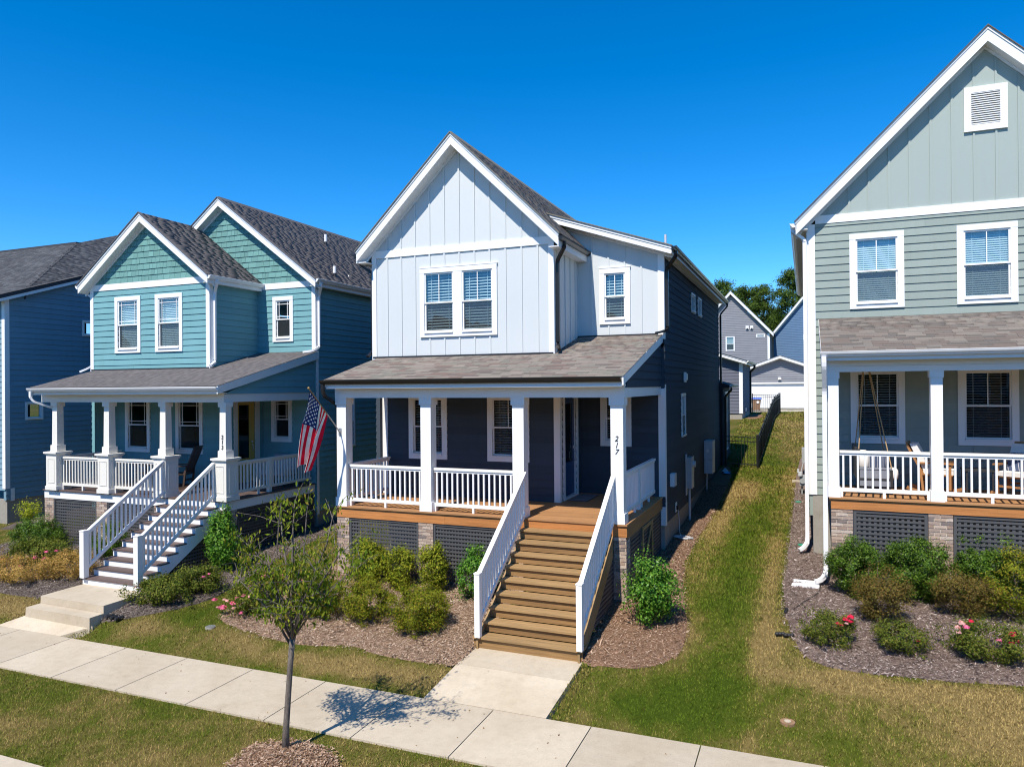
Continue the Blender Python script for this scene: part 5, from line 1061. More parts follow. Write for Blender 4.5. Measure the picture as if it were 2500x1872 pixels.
# ================================================================== ground, pavement, beds
def inpoly(P, X, Y):
    X = np.asarray(X); Y = np.asarray(Y); r = np.zeros(X.shape, bool); n = len(P)
    for i in range(n):
        (x0, y0), (x1, y1) = P[i], P[(i+1) % n]
        c = (y0 > Y) != (y1 > Y); xx = (x1-x0)*(Y-y0)/((y1-y0) if y1 != y0 else 1e-9)+x0; r ^= c & (X < xx)
    return r
def smooth_poly(P, fixed=(), it=2):
    """Chaikin rounding of a bed outline"""
    for _ in range(it):
        Q = []
        for i in range(len(P)):
            a, b = np.array(P[i]), np.array(P[(i+1) % len(P)]); Q += [tuple(a*.75+b*.25), tuple(a*.25+b*.75)]
        P = Q
    return P
BED_A = smooth_poly([(2.80, -2.75), (2.55, -2.98), (1.6, -2.98), (.4, -2.80), (-.46, -3.05), (-1.78, -2.85), (-2.75, -2.62), (-3.0, -2.2), (-2.75, -1.5), (-2.5, -.7), (-2.3, .2), (-2.1, 2), (-1.8, 2.2), (2.8, 2.2), (2.8, 0)])
BED_A2 = smooth_poly([(4.60, -2.1), (4.75, -2.33), (5.07, -2.40), (5.81, -2.28), (6.24, -1.78), (6.30, -.97), (5.98, .35), (5.66, 2.3), (5.62, 4.3), (5.66, 7), (5.7, 9.8), (5.66, 15.3), (4.9, 15.3), (4.9, 2), (4.6, 1.5)])
BED_L2 = smooth_poly([(-5.20, -3.1), (-5.05, -3.5), (-4.31, -2.88), (-3.68, -2.15), (-3.64, -1.18), (-3.79, -.11), (-4.2, 2.1), (-4.4, 6), (-4.4, 14), (-5.05, 14), (-5.05, 0), (-5.3, -.3)])
BED_L1 = smooth_poly([(-7.02, -2.4), (-7.08, -3.0), (-7.6, -2.95), (-8.93, -2.95), (-11.0, -2.55), (-12.6, -1.4), (-12.9, .2), (-12.4, 2), (-12.0, 4), (-11.6, 3), (-11.5, .5), (-7.1, .5)])
BED_F = smooth_poly([(-13.8, 1.0), (-15.5, .6), (-15.6, 10), (-14.3, 10), (-14.1, 4)])
BED_R = smooth_poly([(7.85, 18), (7.82, 10.1), (7.78, 6), (7.75, 3.8), (7.70, 1.5), (7.78, .06), (8.07, -1.32), (8.54, -1.58), (9.49, -1.64), (11.06, -1.40), (16, -1.1), (17, 0), (17, 4.2), (8.3, 4.2), (8.3, 18)])
BED_G = smooth_poly([(4.9, 28.2), (5.7, 28.4), (5.9, 31), (5.6, 34), (4.9, 34)])
TREE = (1.70, -5.97)
RING = [(1.83+(.74+.06*math.sin(3*a+1))*math.cos(a), -6.20+(.55+.05*math.sin(2*a))*math.sin(a)) for a in np.linspace(0, 2*math.pi, 28, endpoint=False)]
BEDS = [('A', BED_A), ('A2', BED_A2), ('L2', BED_L2), ('L1', BED_L1), ('F', BED_F), ('R', BED_R), ('G', BED_G), ('T', RING)]
WALKQ = [(2.62, -3.86), (4.64, -3.86), (4.735, -2.2), (2.735, -2.2)]
WALKL = [(-7.55, -3.86), (-5.62, -3.86), (-5.10, -3.5), (-5.13, -2.2), (-7.08, -2.2), (-7.08, -3.5)]
def mulchh(key, x, y):
    b = h(x, y)
    if key == 'T': r = math.hypot((x-1.83)/.85, (y+6.22)/.68); return b+.015+.13*max(0, 1-r)
    return b+.022+.02*math.sin(x*3.1)*math.sin(y*2.7)
# dry patches of the lawn: (x, y, radius x, radius y, amount)
DRY = [(7.5, 2.0, .20, 4.5, .20), (7.55, -1.2, .28, .8, .22), (8.6, -1.9, 1.2, .25, .28), (11, -1.9, 2.0, .35, .3), (12, -3.2, 1.5, .8, .22), (10.5, -2.6, 1.5, .5, .16), (5.9, 7.5, .35, 3.5, .22), (6.3, 11.5, .6, 2.0, .20), (1.0, -3.35, 1.6, .28, .25), (-.6, -3.4, 1.2, .3, .1), (-2.0, -3.0, .6, .3, .18), 
       (3.0, -6.6, 1.6, .7, .12), (.6, -6.7, .9, .5, .14), (-1.0, -5.9, 1.2, .5, .08), (-8.5, -3.3, 1.6, .3, .32), (7.5, 24, 2.0, 7, .12), (7.6, 13, .8, 3, .12), (-4.0, -3.2, .8, .3, .18), (6.1, -1.3, .3, 1.0, .12), (7.2, -3.3, 2.0, .3, -.06), (-3.4, -2.6, .8, .7, -.10), (0, -3.5, 3, .3, .04), (6.9, .6, .5, 3.0, -.17), (6.7, 5, .35, 3.5, -.17), (7.1, 10, .45, 3.5, -.17), (6.5, -2.4, 1.2, .7, -.10), (7.0, 16, .6, 4, -.1), (-2.8, -6.0, 2.0, .4, .0), (-2.0, -6.8, 3.0, .4, .07), (5.5, -6.2, 3, .6, .05), (5.7, -3.2, .9, .5, -.12), (6.0, 20, 1.2, 6, -.12)]
def dryness(X, Y):
    v = np.zeros_like(X)
    for a, b, rx, ry, k in DRY: v = v+k*np.exp(-((X-a)/rx)**2-((Y-b)/ry)**2)
    return v
def add_dry(me, X, Y):
    at = me.attributes.new('dry', 'FLOAT', 'POINT'); at.data.foreach_set('value', dryness(X, Y).astype(np.float32))
def lawn_dry(m):
    nt = m.node_tree; at = N(nt, 'ShaderNodeAttribute', attribute_name='dry')
    for r in [n for n in nt.nodes if n.type == 'VALTORGB' and len(n.color_ramp.elements) == 4]:
        l = r.inputs[0].links[0]; src = l.from_socket; nt.links.remove(l); ad = N(nt, 'ShaderNodeMath', operation='ADD'); nt.links.new(src, ad.inputs[0]); nt.links.new(at.outputs['Fac'], ad.inputs[1]); nt.links.new(ad.outputs[0], r.inputs[0])
    return m
M['lawn'] = lawn_dry(lawn_mat('lawn_soil', False)); M['blade'] = lawn_dry(lawn_mat('grass_blades', True))
xs = np.concatenate([[-500, -250, -120, -60, -35], np.arange(-24, 18.1, .25), [22, 30, 60, 120, 250, 500]]); ys = np.concatenate([[-7.32], np.arange(-7.25, 3, .15), np.arange(3, 20, .4), np.arange(20, 62, 1.0), [80, 120, 250, 600]])
gv_ = np.array([(x, y, h(max(-20, min(16, x)), y) if y < 61 else 2.4) for x in xs for y in ys]); ny = len(ys)
wk_ = inpoly([(2.55, -3.9), (4.75, -3.9), (4.8, -2.2), (2.65, -2.2)], gv_[:, 0], gv_[:, 1]) | inpoly([(-7.6, -3.9), (-5.2, -3.9), (-5.1, -2.2), (-7.1, -2.2)], gv_[:, 0], gv_[:, 1]); gv_[wk_, 2] -= .10
gf_ = np.array([(i*ny+j, (i+1)*ny+j, (i+1)*ny+j+1, i*ny+j+1) for i in range(len(xs)-1) for j in range(ny-1)])
gme = mesh_np('ground', gv_, gf_, 'lawn'); add_dry(gme, gv_[:, 0], gv_[:, 1]); gro = put('ground', gme); gro['kind'] = 'structure'
# road and kerb in front
struct('road', MB().add([(-500, -7.9, -.52), (500, -7.9, -.40), (500, -15.5, -.42), (-500, -15.5, -.54)], [(0, 1, 2, 3)]), 'asphalt')
struct('opposite_verge', MB().add([(-500, -15.4, -.38), (500, -15.4, -.3), (500, -400, 1.5), (-500, -400, 1.5)], [(0, 1, 2, 3)]), 'lawn')
kb = struct('kerb', MB().box(-60, -7.89, -.75, 60, -7.88, -.55), 'curb')
for i in range(-8, 8):
    x0 = i*3.0; x1 = x0+2.985; zt = lambda x: _S(x)-.045
    part('kerb_stone', MB().hexa([(x0, -7.87, -.7), (x1, -7.87, -.7), (x1, -7.33, -.7), (x0, -7.33, -.7)], [(x0, -7.84, zt(x0)-.02), (x1, -7.84, zt(x1)-.02), (x1, -7.33, zt(x1)), (x0, -7.33, zt(x0))]), 'curb', kb)
# sidewalk slabs
swk = struct('sidewalk', MB().box(-60, -5.29, -.9, 60, -3.87, -.62), 'concrete')
for i in range(-12, 10):
    x0 = -3.789+1.52*i; x1 = x0+1.513; a = .004
    part('slab', MB().hexa([(x0, -5.325, _S(x0)-.4), (x1, -5.325, _S(x1)-.4), (x1, -3.84, _S(x1)-.4), (x0, -3.84, _S(x0)-.4)], [(x0+a, -5.325+a, _S(x0)), (x1-a, -5.325+a, _S(x1)), (x1-a, -3.84-a, _S(x1)), (x0+a, -3.84-a, _S(x0))]), 'concrete', swk)
fw1 = struct('front_walk', MB().box(2.8, -3.6, -.8, 4.5, -2.4, -.6), 'concrete')
part('slab', MB().hexa([(2.615, -3.832, -.6), (4.64, -3.832, -.6), (4.70, -2.84, -.6), (2.70, -2.84, -.6)], [(2.615, -3.832, -.268), (4.64, -3.832, -.256), (4.70, -2.845, -.085), (2.70, -2.845, -.085)]), 'concrete', fw1)
part('slab', MB().hexa([(2.70, -2.838, -.6), (4.70, -2.838, -.6), (4.735, -2.1, -.6), (2.735, -2.1, -.6)], [(2.70, -2.838, -.085), (4.70, -2.838, -.085), (4.735, -2.1, .028), (2.735, -2.1, .028)]), 'concrete', fw1)
fw2 = struct('front_walk', MB().box(-7.0, -3.7, -.9, -5.5, -3.6, -.6), 'concrete')
part('slab', MB().hexa([(-7.58, -3.832, -.7), (-5.66, -3.832, -.7), (-5.10, -3.55, -.7), (-7.09, -3.55, -.7)], [(-7.58, -3.832, -.345), (-5.66, -3.832, -.332), (-5.10, -3.55, -.16), (-7.09, -3.55, -.16)]), 'concrete', fw2)
struct('lane', MB().add([(-60, 38.5, 2.62), (60, 38.5, 2.62), (60, 48.5, 2.48), (-60, 48.5, 2.48)], [(0, 1, 2, 3)]), 'curb')
# mulch beds
from mathutils.geometry import delaunay_2d_cdt
MUL = {'A': [(.13, .08, .05), (.30, .20, .135), (.42, .30, .21), (.54, .43, .33)], 'A2': [(.10, .055, .032), (.25, .15, .095), (.37, .245, .165), (.48, .36, .27)],
       'L': [(.05, .04, .035), (.13, .105, .09), (.22, .18, .155), (.36, .31, .28)], 'R': [(.09, .06, .05), (.20, .145, .12), (.31, .24, .205), (.46, .39, .345)]}
def mset(k): return {'A': 'A', 'A2': 'A2', 'T': 'A2', 'L1': 'L', 'L2': 'L', 'F': 'L', 'R': 'R', 'G': 'A2'}[k]
for k_, v_ in MUL.items(): M['mulch_'+k_] = mulch_mat('mulch_'+k_, v_[:3], False); M['chip_'+k_] = mulch_mat('mulch_chips_'+k_, v_, True)
CH = {}
for key, P in BEDS:
    X0, X1 = min(p[0] for p in P), max(p[0] for p in P); Y0, Y1 = min(p[1] for p in P), max(p[1] for p in P); stp = .12 if key != 'F' else .3
    gx, gy = np.meshgrid(np.arange(X0, X1, stp), np.arange(Y0, Y1, stp)); gx = gx.ravel(); gy = gy.ravel(); ok = inpoly(P, gx, gy); pts = [Vector(p) for p in P]+[Vector((a, b)) for a, b in zip(gx[ok], gy[ok])]
    r = delaunay_2d_cdt(pts, [], [list(range(len(P)))], 1, 1e-5)
    mb = MB(); nb_ = len(P); mb.v = [(p.x, p.y, mulchh(key, p.x, p.y) if i >= nb_ else h(p.x, p.y)-.012) for i, p in enumerate(r[0])]; mb.f = [tuple(f) for f in r[2]]
    o = part('mulch_bed', mb, 'mulch_'+mset(key), None); o['kind'] = 'structure'
    area = (X1-X0)*(Y1-Y0); n = int(area*({'F': 100, 'R': 1700, 'G': 60, 'T': 3200, 'A': 2200}.get(key, 1500))); x = rng.uniform(X0, X1, n); y = rng.uniform(Y0, Y1, n); dd_ = np.stack([x, y, np.full(n, .3)], 1)-CAM; zc_ = dd_@fwd; ok = (zc_ > 1) & (np.abs((dd_@rgt)/zc_*FPX) < 1450) & ~((y > .3) & (x > -1.6) & (x < 4.6)) & ~((y > .3) & (x > -11.4) & (x < -5.3)) & ~((x > 8.5) & (y > 2.1)) & (y < 12)
    x = x[ok]; y = y[ok]; n = len(x); ok = inpoly(P, x+rng.normal(0, .05, n), y+rng.normal(0, .05, n)); CH.setdefault(mset(key), []).append((key, x[ok], y[ok]))
for st_, L in CH.items():
    C_ = np.concatenate([np.stack([x, y, np.array([mulchh(k, a, b) for a, b in zip(x, y)])+rng.uniform(.0, .02, len(x))], 1) for k, x, y in L]); n = len(C_)
    a = rng.uniform(0, 2*np.pi, n); tl = rng.normal(0, .28, n); ln = rng.gamma(2.2, .0045, n)+.006; wd = rng.uniform(.0025, .0065, n); bg_ = rng.random(n) < .05; ln[bg_] *= 2.0; wd[bg_] *= 1.8
    d = np.stack([np.cos(a)*np.cos(tl), np.sin(a)*np.cos(tl), np.sin(tl)], 1)*ln[:, None]; s = np.stack([-np.sin(a), np.cos(a), rng.normal(0, .4, n)], 1)*wd[:, None]
    V = np.stack([C_-d-s, C_+d-s, C_+d+s, C_-d+s], 1).reshape(-1, 3); V[:, 2] += .006; F = np.arange(4*n).reshape(n, 4); tag(put('mulch_chips', mesh_np('mulch_chips', V, F, 'chip_'+st_)), {'A': 'tan bark chips on the bed before the navy house porch', 'A2': 'red-brown bark chips beside the navy house and round the young tree', 'L': 'dark grey-brown bark chips around the teal house', 'R': 'grey-purple bark chips on the sage house bed'}[st_], 'mulch', None, 'stuff')
# grass blades
def lawn_pts(n_per, x0, x1, y0, y1, dens):
    n = int((x1-x0)*(y1-y0)*dens); return rng.uniform(x0, x1, n), rng.uniform(y0, y1, n)
LX, LY = [], []
for x0, x1, y0, y1, dn in [(-13, 9.5, -7.33, -5.30, 2300), (-14, 13, -3.86, -1.0, 1700), (-5, -1.8, -1.0, 5, 900), (5.4, 8.2, -1.0, 6, 1500), (5.4, 8.2, 6, 16, 700), (4, 9, 16, 37, 170), (-17, -11, -3.9, 4, 300), (9, 15, -5.4, -1.0, 700)]:
    x, y = lawn_pts(0, x0, x1, y0, y1, dn); LX.append(x); LY.append(y)
LX = np.concatenate(LX); LY = np.concatenate(LY); d = np.stack([LX, LY, np.full(len(LX), .2)], 1)-CAM; zc = d@fwd; u = (d@rgt)/zc*FPX; v = (d@upv)/zc*FPX
keep = (zc > 1) & (np.abs(u) < 1480) & (v > -1150)
for key, P in BEDS: keep &= ~inpoly(P, LX+rng.normal(0, .025, len(LX)), LY+rng.normal(0, .025, len(LX)))
for P in (WALKQ, WALKL): keep &= ~inpoly(P, LX, LY)
keep &= ~((LY > -5.31+rng.normal(0, .012, len(LX))) & (LY < -3.85+rng.normal(0, .012, len(LX))))
keep &= ~((LX > -1.75) & (LX < 4.9) & (LY > .05)) & ~((LX > -11.5) & (LX < -5.1) & (LY > .1)) & ~((LX > 8.3) & (LY > 2)) & ~((LX < 4.93) & (LY > 28) & (LY < 34))
LX, LY = LX[keep], LY[keep]; n = len(LX); LZ = np.array([h(a, b) for a, b in zip(LX, LY)])
a = rng.uniform(0, 2*np.pi, n); far = np.clip((LY+5)/30, 0, 1); L = rng.uniform(.022, .05, n)*(1+.9*far)*np.where(rng.random(n) < .06, 1.7, 1.0); tl = rng.uniform(.25, 1.15, n); w = rng.uniform(.003, .0065, n)*(1.2+3.5*far)
B = np.stack([LX, LY, LZ-.004], 1); tip = B+np.stack([np.cos(a)*np.sin(tl), np.sin(a)*np.sin(tl), np.cos(tl)], 1)*L[:, None]; sd = np.stack([-np.sin(a), np.cos(a), np.zeros(n)], 1)*w[:, None]
V = np.stack([B-sd, B+sd, tip], 1).reshape(-1, 3); me = mesh_np('grass', V, np.arange(3*n).reshape(n, 3), 'blade'); add_dry(me, V[:, 0], V[:, 1]); tag(put('grass', me), 'short patchy green and straw coloured lawn grass', 'grass', None, 'stuff')
print('grass blades', n)
# small things on the ground
t = thing('meter_lid', 'small round grey utility lid set in the lawn by the pink roses', 'utility lid', (-2.7, -2.86, h(-2.7, -2.86))); zz = h(-2.7, -2.86)
M['dkmetal'] = plain('dark_grey_lid', (.20, .21, .20), .6, .2, .2); part('ring', MB().cyl((-2.7, -2.86), .10, zz-.02, zz+.022, 20), 'found', t); part('lid', MB().cyl((-2.7, -2.86), .085, zz+.02, zz+.03, 20), 'dkmetal', t)
t = thing('valve_cap', 'small pale round cap in the lawn before the sage house bed', 'utility lid', (7.92, -3.06, h(7.92, -3.06))); zz = h(7.92, -3.06)
part('ring', MB().cyl((7.92, -3.06), .10, zz-.02, zz+.02, 18), 'soil', t); part('lid', MB().cyl((7.92, -3.06), .045, zz+.02, zz+.028, 18), 'concrete', t)
def drain_pipe(label, x, y, ang, n=1, r=.045):
    zz = h(x, y)
    t = thing('drain_pipe', label, 'pipe', (x, y, zz))
    for i in range(n):
        c = (x+i*.14, y-.01*i, zz+.05); d_ = (math.cos(ang)*.16, math.sin(ang)*.16)
        part('corrugated_end', MB().tube([(c[0]+d_[0]*k/6, c[1]+d_[1]*k/6, c[2]) for k in range(7)], [r if k % 2 else r*.86 for k in range(7)], 12), 'black', t); part('mouth', MB().tube([(c[0]-d_[0]*.02, c[1]-d_[1]*.02, c[2]), (c[0]-d_[0]*.05, c[1]-d_[1]*.05, c[2])], r*.8, 12), 'room', t)
drain_pipe('three black drain pipe ends beside the concrete stoop', -5.02, -3.30, R(80), 3)
drain_pipe('black corrugated drain pipe ends poking from the lawn edge near the sage bed', 7.68, -.75, R(20), 2, .032); drain_pipe('short black drain pipe standing at the sage bed corner', 7.82, .12, R(85), 1, .035)
t = thing('landscape_cable', 'thin black cable lying on mulch near the sage house downspout', 'cable', (8.2, .9, .5)); part('wire', MB().tube([(8.42, 1.55, h(8.42, 1.55)+.1), (8.40, 1.3, h(8.4, 1.3)+.04), (8.3, 1.0, h(8.3, 1)+.05), (8.1, .6, h(8.1, .6)+.05), (7.95, .3, h(7.95, .3)+.04)], .006, 5), 'black', t)
for x, y, lab in ((8.07, 4.6, 'small green lid on mulch beside the sage house downspout'), (7.95, 9.7, 'small green lid on mulch before the gas meter')):
    M.setdefault('green', plain('green_plastic', (.02, .28, .16), .5)); zz = h(x, y); t = thing('valve_cap', lab, 'utility lid', (x, y, zz)); part('lid', MB().cyl((x, y), .09, zz, zz+.05, 14), 'green', t); part('collar', MB().cyl((x, y), .10, zz-.01, zz+.03, 14), 'soil', t)

# the houses across the street, seen in the window panes
M['beige'] = siding('beige_siding', (.36, .33, .28), 'x'); M['whitesd'] = siding('white_siding', (.6, .6, .58), 'x')
for i_, (x, mt, lab) in enumerate(((-17, 'grey', 'grey house across the street, mirrored in the porch panes'), (-5, 'beige', 'beige house across the street, mirrored in the window panes'), (7, 'whitesd', 'white gabled house across the street, mirrored in the panes'), (19, 'slate', 'blue house across the street, mirrored in the sage house panes'))):
    t = thing('house', lab, 'house', (x, -30, 0), 'houses across the street'); part('wall', MB().box(x-4, -42, -.3, x+4, -30, 6.6).prism([(x-4, -30.05, 6.6), (x+4, -30.05, 6.6), (x, -30.05, 9.6)], (0, -11.9, 0)), mt, t)
    part('roof', MB().hexa([(x-4.4, -42.3, 6.35), (x, -42.3, 9.65), (x, -29.6, 9.65), (x-4.4, -29.6, 6.35)], [(x-4.4, -42.3, 6.55), (x, -42.3, 9.85), (x, -29.6, 9.85), (x-4.4, -29.6, 6.55)]), 'sh_slate', t); part('roof', MB().hexa([(x+4.4, -42.3, 6.35), (x, -42.3, 9.65), (x, -29.6, 9.65), (x+4.4, -29.6, 6.35)], [(x+4.4, -42.3, 6.55), (x, -42.3, 9.85), (x, -29.6, 9.85), (x+4.4, -29.6, 6.55)]), 'sh_slate', t)
    for wx in (-2.4, 0, 2.4):
        for wz in (1.4, 4.4): f_ = part('window', MB().box(x+wx-.6, -29.99, wz-.1, x+wx+.6, -29.95, wz+1.6), 'trim', t); part('pane', MB().box(x+wx-.45, -29.949, wz, x+wx+.45, -29.94, wz+1.5), 'room', f_)
    part('porch_roof', MB().hexa([(x-4, -30, 3.3), (x+4, -30, 3.3), (x+4, -27.6, 2.9), (x-4, -27.6, 2.9)], [(x-4, -30, 3.8), (x+4, -30, 3.8), (x+4, -27.6, 3.05), (x-4, -27.6, 3.05)]), 'sh_slate', t)
    for px_ in (-3.8, -1.3, 1.3, 3.8): part('porch_post', MB().box(x+px_-.1, -27.9, -.2, x+px_+.1, -27.7, 2.95), 'trim', t)

# a few fallen leaves
n = 150; X = rng.uniform(-9, 9, n); Y = np.where(rng.random(n) < .5, rng.uniform(-5.3, -3.85, n), rng.uniform(-7.2, -2.9, n)); Z_ = np.array([max(h(a, b)+.02, _S(a) if -5.32 < b < -3.84 else -9)+.006 for a, b in zip(X, Y)])
a = rng.uniform(0, 6.3, n); r_ = rng.uniform(.008, .022, n); C_ = np.stack([X, Y, Z_], 1); d1 = np.stack([np.cos(a)*r_, np.sin(a)*r_, rng.uniform(-.2, .6, n)*r_], 1); d2 = np.stack([-np.sin(a)*r_*.5, np.cos(a)*r_*.5, rng.uniform(.0, .5, n)*r_], 1)
M['dead'] = leaf_mat('dead_leaves', [(.10, .05, .025), (.22, .12, .05), (.30, .2, .08)], .8, .1)
tag(put('fallen_leaves', mesh_np('fallen_leaves', np.stack([C_-d1, C_+d2, C_+d1, C_-d2], 1).reshape(-1, 3), np.arange(4*n).reshape(n, 4), 'dead')), 'small brown fallen leaves scattered over sidewalk and lawn', 'leaves', None, 'stuff')

# woods out of view, added to darken what the window panes mirror
n = 9000; a_ = rng.uniform(-1.45, 1.45, n); R_ = rng.uniform(52, 62, n); C_ = np.stack([R_*np.sin(a_)*2.2, -10-R_*np.cos(a_)*.95, rng.uniform(-.5, 9.5, n)*rng.uniform(.6, 1, n)], 1)
V_ = (C_[:, None, :]+rng.normal(0, 1.1, (n, 4, 3))).reshape(-1, 3); M['added_woods'] = leaf_mat('added_woods_leaves', [(.02, .045, .01), (.04, .08, .015), (.06, .11, .02)], .8, .1)
tag(put('added_woods', mesh_np('added_woods', V_, np.arange(4*n).reshape(n, 4), 'added_woods')), 'unseen dark tree belt added to block the lawn reflection in the panes', 'added_woods', None, 'stuff')

# ================================================================== plants
def leaves(C_, Nrm, size, asp, mat, name='foliage', droop=0.0, jit=.7, fold=.25):
    """one folded diamond leaf per point: C_ centres, Nrm preferred normals"""
    n = len(C_); nr = Nrm+rng.normal(0, jit, (n, 3)); nr /= np.linalg.norm(nr, axis=1)[:, None]+1e-9
    t = rng.normal(0, 1, (n, 3)); t[:, 2] -= droop*2; t -= nr*np.sum(t*nr, 1)[:, None]; t /= np.linalg.norm(t, axis=1)[:, None]+1e-9
    b = np.cross(nr, t); L = size*rng.uniform(.65, 1.3, n)[:, None]; Wd = L*asp
    V = np.stack([C_-t*L*.5, C_+b*Wd*.5-nr*L*fold*.2, C_+t*L*.5-nr*L*fold*.3, C_-b*Wd*.5-nr*L*fold*.2], 1).reshape(-1, 3)
    return mesh_np(name, V, np.arange(4*n).reshape(n, 4), mat)
def blob(base, rx, ry, rz, n, clumps, spread, seed, flat=.0, upbias=.25, shape=None, hollow=.55, lean=(0, 0)):
    r = np.random.default_rng(seed); c = np.array(base)+np.array([0, 0, rz])
    dv = r.normal(0, 1, (clumps, 3)); dv /= np.linalg.norm(dv, axis=1)[:, None]
    lb = r.normal(0, 1, (6, 3)); lb /= np.linalg.norm(lb, axis=1)[:, None]; am = r.uniform(-.38, .34, 6); lob = 1+(.25 if flat else 1.0)*np.sum(am[None]*np.maximum(0, dv@lb.T)**3, 1)
    rad = r.uniform(hollow, 1.0, clumps)**.7*r.uniform(.74, 1.1, clumps)*lob; cc = dv*rad[:, None]*np.array([rx, ry, rz])
    if flat: cc[:, 2] = np.clip(cc[:, 2], -rz, rz*flat)
    if shape == 'vase': k = np.clip((cc[:, 2]+rz)/(2*rz), 0, 1); cc[:, :2] *= (.45+.65*k)[:, None]
    if shape == 'cone': k = np.clip((cc[:, 2]+rz)/(2*rz), 0, 1); cc[:, :2] *= (1.15-.75*k)[:, None]
    if shape == 'dome': cc[:, 2] = np.abs(cc[:, 2])*1.0*2-rz*1.0; cc[:, 2] = np.minimum(cc[:, 2], rz)
    cc[:, 0] += lean[0]*(cc[:, 2]+rz); cc[:, 1] += lean[1]*(cc[:, 2]+rz)
    sh_ = r.random(clumps) < (.05 if flat else .2); cc[sh_] *= r.uniform(1.1, 1.45, sh_.sum())[:, None]
    wgt = r.uniform(.4, 1.6, clumps); wgt[sh_] *= .55; wgt /= wgt.sum(); idx = r.choice(clumps, n, p=wgt); off = r.normal(0, 1, (n, 3))*spread*r.uniform(.6, 1.3, clumps)[idx][:, None]
    P = c+cc[idx]+off; P[:, 2] = np.maximum(P[:, 2], base[2]+.03)
    nr = off/spread*.6+cc[idx]/np.array([rx, ry, rz])*.9; nr[:, 2] += upbias; return P, nr, c+cc
def stems(root, base, tips, mat='bark', r0=.012, k=7):
    mb = MB(); tips = list(tips); 
    for tp in tips[:k]:
        b = Vector(base)+Vector((random.uniform(-.05, .05), random.uniform(-.05, .05), -.03)); tp = Vector(tp); m = b.lerp(tp, .5)+Vector((random.uniform(-.04, .04), random.uniform(-.04, .04), .03))
        part('stem', MB().tube([b, m, tp], [r0, r0*.7, r0*.35], 5), mat, root)
def barkm(name, c):
    m, nt, b = nodes(name); n1 = noise(nt, 30, 4, .7, sc=(1, 1, .35)); nt.links.new(ramp(nt, n1, [(.3, vary(c, .5)), (.7, vary(c, 1.3))]), b.inputs['Base Color']); b.inputs['Roughness'].default_value = .9; bump(nt, b, n1, .6, .01); return m
M['bark'] = barkm('twig_bark', (.16, .115, .085)); M['treebark'] = barkm('tree_bark', (.155, .13, .11)); M['pinebark'] = barkm('pine_bark', (.16, .10, .07))
LM = {'holly': [(0.022, 0.088, 0.0088), (0.0528, 0.1672, 0.0141), (0.0968, 0.2376, 0.0194), (0.176, 0.3256, 0.0352), (0.1232, 0.264, 0.0264)],
      'yellow': [(0.068, 0.1105, 0.0102), (0.153, 0.1955, 0.0153), (0.255, 0.2805, 0.0213), (0.374, 0.357, 0.034), (0.17, 0.2295, 0.017)],
      'olive': [(0.0624, 0.0975, 0.0094), (0.1326, 0.1716, 0.014), (0.2106, 0.234, 0.0172), (0.2808, 0.2652, 0.0234), (0.156, 0.195, 0.0156), (0.2808, 0.1716, 0.0273)],
      'box': [(0.0252, 0.063, 0.0072), (0.0585, 0.126, 0.0108), (0.099, 0.1845, 0.0162), (0.162, 0.252, 0.027)],
      'brown': [(0.0675, 0.0585, 0.018), (0.126, 0.0945, 0.027), (0.198, 0.1395, 0.036), (0.126, 0.1305, 0.027), (0.27, 0.171, 0.0405), (0.144, 0.108, 0.0495)],
      'rose': [(0.034, 0.0638, 0.0102), (0.0808, 0.119, 0.017), (0.136, 0.1785, 0.0255), (0.221, 0.2125, 0.0382), (0.102, 0.119, 0.0255)],
      'gold': [(.30, .20, .05), (.46, .28, .085), (.58, .36, .13), (.40, .26, .07), (.20, .18, .04)],
      'lime': [(.20, .26, .02), (.34, .38, .03), (.50, .48, .06)],
      'tree': [(0.0425, 0.085, 0.0085), (0.102, 0.1615, 0.0127), (0.1615, 0.221, 0.017), (0.238, 0.272, 0.0255), (0.187, 0.1445, 0.0255)],
      'pine': [(.02, .045, .008), (.045, .085, .014), (.085, .14, .022), (.13, .18, .035)]}
for k_, v_ in LM.items(): M['leaf_'+k_] = leaf_mat('leaves_'+k_, v_, .42 if k_ in ('holly', 'box') else .6, .18 if k_ == 'pine' else .26, .25 if k_ in ('holly', 'box') else .08)
for k_, c_ in (('pink', [(.75, .12, .30), (.85, .25, .42), (.80, .18, .36)]), ('palepink', [(.80, .42, .45), (.85, .55, .52), (.8, .38, .42)]), ('red', [(.72, .02, .07), (.80, .05, .12), (.7, .03, .10)])): M['petal_'+k_] = leaf_mat('petals_'+k_, c_, .6, .3)
GRP = 'shrubs in the beds before the houses'
def shrub(name, label, x, y, rx, ry, rz, n, pal, leaf, asp, seed, clumps=60, spread=.05, shape=None, flat=0, blooms=(), cat='shrub', lift=.0, upbias=.3, z=None, lean=(0, 0), stem=7, jit=.7, hollow=.55):
    zz = (h(x, y) if z is None else z)+lift; t = thing(name, label, cat, (x, y, zz-lift))
    P, nr, cc = blob((x, y, zz), rx, ry, rz, int(n*2.1), int(clumps*1.1), spread, seed, flat, upbias, shape, hollow, lean)
    put('foliage', leaves(P, nr, leaf*.80, asp, 'leaf_'+pal, jit=jit), t); stems(t, (x, y, zz-lift), cc[:stem*2], k=stem)
    for (bx, by, bz, br, col) in blooms:
        br = br*1.05; nb = int(24+br*420); dv = rng.normal(0, 1, (nb, 3)); dv /= np.linalg.norm(dv, axis=1)[:, None]; dv[:, 2] = np.abs(dv[:, 2])*.8+.1
        put('bloom', leaves(np.array([bx, by, bz])+dv*br*.75*rng.uniform(.5, 1.1, nb)[:, None], dv, br*.55, .9, 'petal_'+col, 'bloom', jit=.35), t)
    return t
